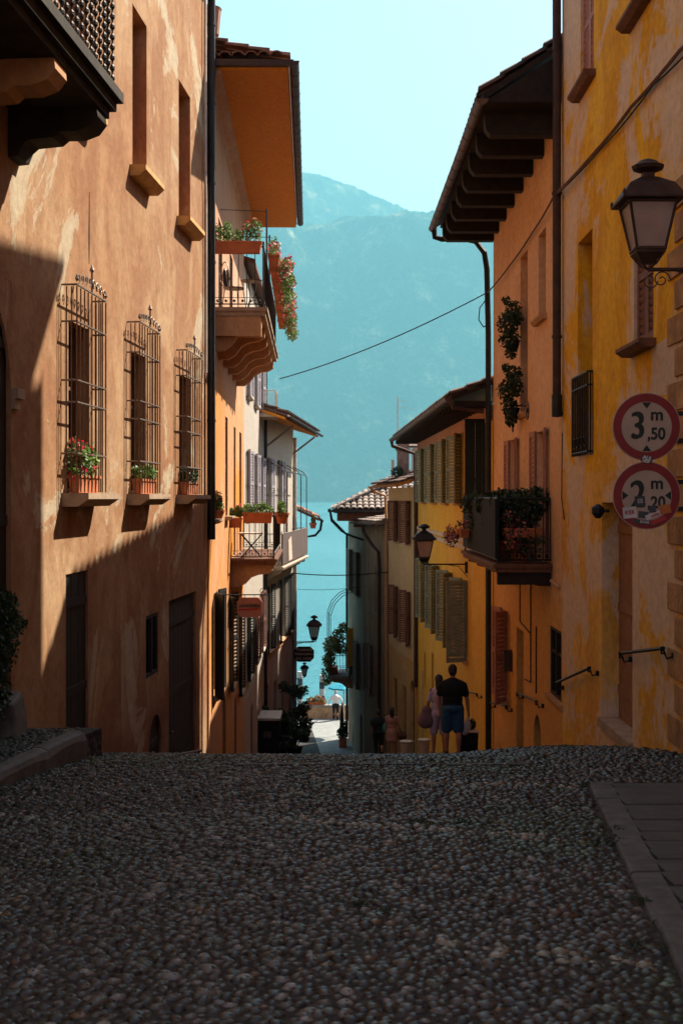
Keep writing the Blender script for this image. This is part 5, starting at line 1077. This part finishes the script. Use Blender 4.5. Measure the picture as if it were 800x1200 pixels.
# ================================================================== lamps, signs, cables
lantern('street_lamp', 'large dark square lantern with knobbed cap beside the round road signs', (2.70, 11.3, 2.19), .80, (3.2, 11.3, 2.02), 'pipe_rust', group='wall lanterns along the street')
lantern('street_lamp', 'lantern on a long arm in front of the golden house with green shutters', (2.03, 31.5, -1.45), .82, (3.09, 31.5, -1.62), 'iron', group='wall lanterns along the street')
lantern('street_lamp', 'upper lantern standing out over the lake at the end of the left row', (-1.18, 55.3, -6.0), .95, (-2.08, 54.9, -6.2), 'pipe_rust', group='wall lanterns along the street', scrolls=False)
lantern('street_lamp', 'small lantern half hidden below the dark hanging sign', (-1.62, 56.2, -7.75), .55, (-2.1, 56.0, -7.9), 'iron', group='wall lanterns along the street', scrolls=False)
def road_sign(label, c, big, small, horiz, rot=0.0, stickers=()):
    x, y, z = c; t = thing('road_sign', label, 'road sign', c, 'round road signs on the right wall'); r = .30
    def disc(mb, r0, y0, y1, n=48): mb.prism([(x+r0*math.cos(2*PI*k/n), y0, z+r0*math.sin(2*PI*k/n)) for k in range(n)], [(x+r0*math.cos(2*PI*k/n), y1, z+r0*math.sin(2*PI*k/n)) for k in range(n)])
    q = MB(); disc(q, r, y, y+.02); q.build('plate', 'sign_white', t)
    q = MB(); n = 48
    for k in range(n):
        a, b_ = 2*PI*k/n, 2*PI*(k+1)/n; f = lambda rr, aa, yy: (x+rr*math.cos(aa), yy, z+rr*math.sin(aa))
        q.prism([f(.293, a, y-.002), f(.293, b_, y-.002), f(.222, b_, y-.002), f(.222, a, y-.002)], [f(.293, a, y+.0005), f(.293, b_, y+.0005), f(.222, b_, y+.0005), f(.222, a, y+.0005)])
    q.build('rim', 'sign_red', t)
    text('numeral', big, .335, (x-.078, y-.003, z+.0), 'ink', t, .0, sx=.82); text('numeral', big, .335, (x-.070, y-.0027, z+.004), 'ink', t, .0, sx=.82); text('numeral', big, .335, (x-.086, y-.0024, z-.004), 'ink', t, .0, sx=.82); text('numeral', small, .145, (x+.085, y-.003, z-.065), 'ink', t, .004, sx=.9); text('numeral', 'm', .15, (x+.09, y-.003, z+.105), 'ink', t, .004)
    q = MB()
    for s_ in (1, -1):
        A = [(-.040, .215), (.040, .215), (0, .160)]
        if horiz: A = [(b_, a) for a, b_ in A]
        q.prism([(x+a*(s_ if horiz else 1), y-.003, z+b_*(1 if horiz else s_)) for a, b_ in A], [(x+a*(s_ if horiz else 1), y-.001, z+b_*(1 if horiz else s_)) for a, b_ in A])
    q.build('arrow', 'ink', t)
    q = MB(); q.box(x-.25, x+.51, y+.022, y+.045, z+.10, z+.14); q.box(x-.25, x+.51, y+.022, y+.045, z-.14, z-.10); q.build('bracket', 'pipe_dark', t)
    for i, (a, b_, w, h, rr, mt_) in enumerate(stickers):
        q = MB(); cs, sn = math.cos(rr), math.sin(rr); P = [(-w, -h), (w, -h), (w, h), (-w, h)]
        q.prism([(x+a+p*cs-s_*sn, y-.0055-.0006*i, z+b_+p*sn+s_*cs) for p, s_ in P], [(x+a+p*cs-s_*sn, y-.0035-.0006*i, z+b_+p*sn+s_*cs) for p, s_ in P]); q.build('sticker', mt_, t)
    return t
s1 = road_sign('upper round sign with red rim reading 3,50 m between up and down arrows', (2.685, 11.28, .63), '3', ',50', False, 0, ((0, -.285, .05, .03, -.25, 'sk_c'),))
text('sticker_lettering', 'ALS', .045, (2.685, 11.272, .355), 'sk_a', s1, .002, -.25); text('sticker_lettering', 'MDP', .03, (2.678, 11.272, .325), 'sk_a', s1, .002, -.25)
s2 = road_sign('lower round sign with red rim reading 2,20 m, half covered in stickers', (2.69, 11.30, .025), '2', ',20', True, 0, ((-.06, -.05, .045, .045, .05, 'sk_c'), (-.15, -.15, .06, .05, .1, 'sk_a'), (-.03, -.17, .045, .03, -.1, 'sk_c'), (.07, -.17, .085, .022, .35, 'sk_a'), (.16, -.12, .05, .04, .2, 'sk_d'), (-.02, -.235, .10, .018, -.12, 'sk_c'), (.10, -.22, .07, .02, .4, 'sk_b'), (.05, -.12, .03, .03, .1, 'sk_c')))
for bt, sz, dx, dz, rr in (('KER', .05, -.15, -.15, .1), ('unite', .04, .07, -.17, .35), ('BOAR', .03, -.02, -.235, -.12), ('ES', .05, -.06, -.05, .05)): text('sticker_lettering', bt, sz, (2.69+dx, 11.2895, .025+dz), 'sk_b' if bt in ('KER', 'unite') else 'sk_a', s2, .001, rr)

def hang_sign(label, x0, x1, y, z0, z1, mt_, arm_z, wallx, lines, ch=.08):
    t = thing('hanging_sign', label, 'sign', (wallx, y, arm_z)); q = MB(); A = [(x0+ch, z0), (x1-ch, z0), (x1, z0+ch), (x1, z1-ch), (x1-ch, z1), (x0+ch, z1), (x0, z1-ch), (x0, z0+ch)]
    q.prism([(a, y-.02, c) for a, c in A], [(a, y+.02, c) for a, c in A]); q.build('board', mt_, t)
    q = MB(); q.tube([(wallx, y, arm_z), (x1+.12, y, arm_z)], .012, 5)
    for x in (x0+.15, x1-.15): q.tube([(x, y, arm_z), (x, y, z1)], .006, 4)
    scroll(q, (x1, y, arm_z+.07), .06, 1.2, rad=.006); q.build('bracket', 'iron', t)
    for (s_, sz, zz, m_, sx) in lines: text('lettering', s_, sz, ((x0+x1)/2, y-.024, zz), m_, t, .003, sx=sx)
    return t
t = hang_sign('salmon pink hanging sign with dark lettering over a red stroke', -1.98, -1.50, 24.3, -2.26, -1.88, 'sign_pink', -1.83, -2.40, (('LAVANDERIA', .085, -2.04, 'ink', .78),))
q = MB(); q.prism([(-1.95, 24.276, -2.13), (-1.60, 24.276, -2.12), (-1.52, 24.276, -2.075), (-1.95, 24.276, -2.10)], [(-1.95, 24.279, -2.13), (-1.60, 24.279, -2.12), (-1.52, 24.279, -2.075), (-1.95, 24.279, -2.10)]); q.build('stroke', 'ink_red', t)
hang_sign('dark eight-sided hanging sign with three lines of lettering against the lake', -2.02, -1.17, 54.6, -6.97, -6.32, 'wood_dark', -6.1, -2.1, (('Trattoria', .19, -6.45, 'ink_cream', 1.0), ('Imbarcadero', .16, -6.63, 'ink_cream', .95), ('SUL LAGO', .13, -6.83, 'ink_cream', 1.1)), ch=.16)

def cable(label, pts, r, sag=0.0, mt_='wood_dark', n=20):
    P = []
    for a, b_ in zip(pts[:-1], pts[1:]):
        for i in range(n): t = i/n; v = Vector(a).lerp(Vector(b_), t); v.z -= sag*4*t*(1-t); P.append(tuple(v))
    P.append(tuple(pts[-1])); o = Vector(P[0]); q = MB(); q.tube(P, r, 5); return tag(q.build('cable', mt_, origin=tuple(o)), label, 'cable')
F1 = R1.F; rg = random.Random(5)
cable('thick cable bundle running along the wall of the weathered yellow house', [(3.17, 10.95, 4.12), (3.165, 12.0, 4.20), (3.16, 14.0, 4.28), (3.165, 15.9, 4.33), (3.1, 18.7, 4.42)], .020, .015, 'wood_brown')
cable('thin second strand twisted under the cable on the weathered yellow house', [(3.165, 10.95, 4.06), (3.16, 13, 4.20), (3.165, 15.5, 4.27), (3.09, 18.7, 4.40)], .010, .03, 'wood_dark')
cable('cable running along the wall of the salmon house under its eaves', [(3.1, 18.72, 4.42), (3.15, 21.0, 4.40), (3.14, 24.0, 4.36), (3.07, 26.9, 4.33)], .016, .02, 'wood_brown')
cable('black wire crossing the street from the salmon house to the flowered balcony', [(3.07, 26.9, 4.33), (-1.52, 31.6, 2.95)], .013, .15, 'wood_dark')
cable('lower long wire crossing the street before the lake', [(1.98, 53.2, -3.05), (-2.1, 54.0, -3.15)], .022, .12)
cable('thin second wire crossing the street before the lake', [(1.0, 58.6, -4.05), (-2.2, 56.5, -4.0)], .010, .08)
cable('loose cable loop at the corner pipe of the salmon house', [(3.05, 26.9, 4.2), (2.9, 26.9, 4.0), (2.88, 26.9, 3.75), (2.98, 26.9, 3.6), (3.08, 26.9, 3.65)], .012)
cable('thin wire hanging down the edge of the weathered yellow house', [(3.185, 18.5, .95), (3.18, 18.52, .0), (3.18, 18.3, -.3)], .008)

# ================================================================== people
def gp(px, Y): x = (px-400)/1500*Y; return (x, Y, g(x, Y))
pm, qm = person('man in a black T-shirt and blue shorts walking downhill with a plastic bag', gp(530, 24.0), 1.69, 0, arms=(((-.265, .05, 1.10), (-.25, .10, .86)), ((.285, .02, 1.08), (.31, .06, .84))), stride=.07, bulk=1.18, sleeve=.62)
h = qm(.325, .07, .80); t = thing('plastic_bag', 'pale plastic shopping bag held in the right hand of the man in black', 'bag', (h[0], h[1], h[2]-.45))
q = MB(); q.ell((h[0]-.05, h[1], h[2]-.28), .085, .06, .15, 12, 8, Matrix.Rotation(.35, 3, 'Y')); q.tube([(h[0]+.01, h[1], h[2]+.02), (h[0]-.02, h[1], h[2]-.1), (h[0]-.05, h[1], h[2]-.2)], [.012, .028, .05], 8); fuse(q, 'bag_body', 'bag_plastic', t, .012)
pw, qw = person('woman in a lilac T-shirt with a mauve shoulder bag, beside the man in black', gp(514, 24.9), 1.57, .1, 'shirt_lilac', 'shirt_lilac', 'hair_dark', arms=(((-.24, .0, 1.12), (-.27, .08, .90)), ((.23, .05, 1.10), (.2, .15, .88))), female=True, stride=.05, sleeve=.55, longhair=True)
h = qw(-.27, -.02, .78); t = thing('shoulder_bag', 'mauve slouchy bag hanging at the side of the woman in lilac', 'bag', (h[0], h[1], h[2]-.1))
q = MB(); q.ell((h[0]-.02, h[1], h[2]), .17, .09, .17, 12, 8); q.ell((h[0], h[1], h[2]+.15), .11, .06, .14, 12, 8); q.tube([(h[0], h[1], h[2]+.2), (h[0]+.08, h[1], h[2]+.62)], .02, 6); fuse(q, 'bag_body', 'bag_mauve', t, .014)
p3, q3 = person('dark-haired woman in a dusty pink dress walking by the cream house', gp(459, 43.0), 1.68, 0, 'dress_pink', 'dress_pink', 'hair_dark', arms=(((-.2, .05, 1.12), (-.2, .1, .9)), ((.24, .0, 1.12), (.30, .05, .9))), female=True, dress=True, stride=.05, longhair=True)
h = q3(.33, .0, .75); t = thing('handbag', 'brown handbag at the right side of the woman in pink', 'bag', h); q = MB(); q.ell((h[0], h[1], h[2]), .2, .09, .14, 12, 8); q.tube([(h[0]-.12, h[1], h[2]+.08), (h[0]-.08, h[1], h[2]+.28), (h[0]+.05, h[1], h[2]+.1)], .02, 6); fuse(q, 'bag_body', 'bag_brown', t, .016)
p4, q4 = person('person in black with a teal bag, farther down and left of the woman in pink', gp(443.5, 45.0), 1.66, .1, 'cloth_black', 'cloth_black', 'hair_dark', arms=(((-.25, .05, 1.1), (-.24, .12, .9)), ((.25, .0, 1.12), (.24, .1, .9))), longpants=True, bulk=1.25, stride=.06)
h = q4(.2, -.12, 1.12); t = thing('small_bag', 'small teal bag on the back of the person in black', 'bag', (h[0], h[1], h[2]-.15)); q = MB(); q.ell(h, .09, .06, .16, 10, 8); q.tube([(h[0], h[1], h[2]+.1), (h[0], h[1]+.1, h[2]+.25)], .015, 6); fuse(q, 'bag_body', 'teal_cloth', t, .014)
p5, q5 = person('person in a white shirt and black trousers leaning on the lakeside wall', (-.33, 72.4, -12.54), 1.68, 0, 'shirt_white', 'cloth_black', 'hair_grey', arms=(((-.38, .12, 1.12), (-.42, .32, .92)), ((.38, .12, 1.12), (.42, .32, .92))), longpants=True, long_sleeve=True, stride=.03, bulk=1.1, lean=.1)

# ================================================================== bins, planters
def tub(label, px, Y, w, h_, mt_, rim, cat='bin', nm='bin', square=False, grp=None):
    c = gp(px, Y); t = thing(nm, label, cat, c, grp); q = MB(); x, y, z = c; 
    if square:
        q.prism([(x-w*.46, y-w*.35, z-.02), (x+w*.46, y-w*.35, z-.02), (x+w*.46, y+w*.35, z-.02), (x-w*.46, y+w*.35, z-.02)], [(x-w*.5, y-w*.4, z+h_), (x+w*.5, y-w*.4, z+h_), (x+w*.5, y+w*.4, z+h_), (x-w*.5, y+w*.4, z+h_)]); q.build('tub', mt_, t, bevel=.015)
        q = MB(); q.box(x-w*.52, x+w*.52, y-w*.42, y+w*.42, z+h_+.001, z+h_+.035); q.build('lid', rim, t, bevel=.01)
    else:
        q.lathe((x, y, z-.02), [(w*.40, 0), (w*.48, h_), (w*.43, h_), (w*.42, h_-.03), (.01, h_-.04)], 18); q.build('tub', mt_, t, smooth=False)
        q = MB(); q.lathe((x, y, z+h_-.07), [(w*.50, 0), (w*.53, .02), (w*.53, .05), (w*.48, .055)], 18); q.build('rim', rim, t)
        q = MB(); q.tube([(x+w*.45, y, z+h_-.05), (x+w*.62, y, z+h_-.02), (x+w*.75, y, z+h_-.06)], .012, 5); q.build('handle', rim, t)
    return c
c = tub('black plastic crate-like bin with a pale rim beside the man in black', 548.5, 26.0, .38, .47, 'plastic_black', 'plastic_white', square=True)
t = thing('plant', 'small dark plant standing on the black bin', 'plant', (c[0]+.08, c[1], c[2]+.5)); leaves('foliage', [(c[0]+.08, c[1], c[2]+.62, .07, .07, .12)], 160, .06, 'leaf_dark', t, 4)
tub('left one of two pale tubs with handles beside the cream house door', 475.5, 38.0, .36, .50, 'plastic_white', 'pipe_pale', 'tub', 'tub', grp='pale tubs by the right wall')
tub('right one of two pale tubs, next to the legs of the woman in lilac', 496.5, 34.5, .32, .50, 'plastic_white', 'pipe_pale', 'tub', 'tub', grp='pale tubs by the right wall')
c = gp(583, 27.3); c = (2.93, 26.3, g(2.93, 26.3)); 
# left planters: big dark box with pale lid, shrubs around
t = thing('planter_box', 'large dark planter trough with a pale top edge at the foot of the left row', 'planter', (-2.3, 42.6, g(-2.3, 42.6))); z = t.location.z
q = MB(); q.box(-3.05, -2.05, 41.9, 43.4, z-.1, z+1.34); q.build('trough', 'plastic_black', t, bevel=.03); q = MB(); q.box(-3.02, -2.0, 41.86, 43.44, z+1.342, z+1.42); q.build('lid', 'pipe_pale', t)
q = MB(); q.box(-2.55, -2.3, 41.87, 41.895, z+.78, z+.98); q.build('plate', 'stone_kerb', t)
bushes = ((-1.62, 43.8, 1.30, .50, 'bushy dark shrub right of the planter trough, nearest the gap to the lake'), (-2.0, 45.3, 1.75, .55, 'taller dark shrub behind the planter trough'), (-1.75, 47.5, 2.6, .60, 'dark shrub farthest down the left row before the lake'), (-1.55, 42.4, .85, .42, 'low twiggy shrub in front of the planter trough'), (-2.75, 44.2, 1.75, .45, 'dark shrub against the wall behind the planter trough'))
for i, (x, y, h_, r, lb) in enumerate(bushes):
    zz = g(x, y); t = thing('shrub', lb, 'shrub', (x, y, zz), 'potted shrubs at the foot of the left row'); rg = random.Random(i)
    q = MB(); q.lathe((x, y, zz-.08), [(.18, 0), (.26, .4), (.28, .42)], 12); q.build('pot', 'plastic_black', t)
    q = MB()
    for k in range(5): q.tube([(x, y, zz+.2), (x+rg.uniform(-.2, .2), y+rg.uniform(-.2, .2), zz+h_*.7), (x+rg.uniform(-.4, .4), y+rg.uniform(-.3, .3), zz+h_+rg.uniform(-.1, .2))], [.02, .012, .005], 5)
    q.build('stem', 'wood_dark', t)
    leaves('foliage', [(x+rg.uniform(-r, r)*.8, y+rg.uniform(-r, r)*.6, zz+h_*rg.uniform(.35, 1.0), r*.42, r*.42, r*.38) for k in range(9)], 2000, .10, 'leaf_dark', t, 90+i)

# ================================================================== lakeside
t = thing('lakeside_wall', 'low rough stone wall along the lake with pale coping', 'wall', (-.5, 73.0, -12.55))
q = MB(); q.box(-2.25, 3.4, 72.9, 73.3, -12.6, -11.88); q.build('wall', 'stone_wall', t); q = MB(); q.box(-2.3, 3.45, 72.86, 73.34, -11.878, -11.78); q.build('coping', 'slab_light', t)
t = thing('railing', 'thin iron railing by the lake left of the stone wall', 'railing', (-3.5, 73.1, -12.55)); q = MB()
for x in np.arange(-5.5, -2.3, .16): q.tube([(x, 73.1, -12.55), (x, 73.1, -11.6)], .012, 4)
q.tube([(-5.5, 73.1, -11.58), (-2.3, 73.1, -11.58)], .022, 5); q.build('rails', 'iron', t)
t = thing('flowering_bush', 'orange and green flowering bush on the lakeside wall', 'bush', (-1.45, 73.1, -11.78)); B = [(-1.75, 73.1, -11.55, .28, .2, .22), (-1.35, 73.1, -11.5, .3, .2, .26), (-1.05, 73.1, -11.6, .22, .2, .18)]
leaves('foliage', B, 700, .10, 'leaf_gold', t, 13); leaves('blossoms', B, 260, .09, 'petal_mixed', t, 14); q = MB(); q.box(-1.95, -.95, 72.98, 73.22, -11.778, -11.62); q.build('pot', 'terracotta', t)
for i, (x, y, zt, lb) in enumerate(((-2.52, 78, -10.55, 'left grey and white banded mooring pole rising from the lake'), (-1.20, 79, -10.9, 'right grey and white banded mooring pole rising from the lake'))):
    t = thing('mooring_pole', lb, 'mooring pole', (x, y, -14.2), 'banded mooring poles'); z = zt; k = 0
    while z > -14.2: q = MB(); q.lathe((x, y, z-.42), [(.17, 0), (.17, .419)], 14); q.build('band', ('pole_white', 'pole_dark')[(k) % 2], t); z -= .42; k += 1
t = thing('potted_plant', 'dark potted shrub beside the foot of the corner house by the lake', 'plant', (.12, 64.6, -12.55)); q = MB(); q.box(-.12, .26, 64.4, 64.8, -12.55, -12.1); q.build('pot', 'terracotta', t)
leaves('foliage', [(.05, 64.6, -11.85, .28, .28, .32), (.12, 64.6, -11.5, .2, .2, .25)], 700, .11, 'leaf_dark', t, 15)
t = thing('parasol', 'blue parasol standing under the lake balcony', 'parasol', (.12, 68.0, -12.55)); q = MB(); q.tube([(.12, 68, -12.55), (.12, 68, -9.9)], .03, 6); q.build('pole', 'pipe_pale', t)
q = MB(); q.lathe((.12, 68, -9.85), [(.85, -.25), (.80, -.18), (.4, .0), (.02, .12)], 8, closed=False); q.build('canopy', 'blue_cloth', t)
t = thing('parasol', 'closed dark parasol beside the corner house by the lake', 'parasol', (.10, 66.2, -12.55)); q = MB(); q.tube([(.02, 66.4, -12.55), (.02, 66.4, -10.6)], .03, 6); q.build('pole', 'iron', t); q = MB(); q.lathe((.02, 66.4, -12.3), [(.10, 0), (.12, .3), (.10, 1.0), (.04, 1.5)], 10); q.build('canopy', 'cloth_black', t)
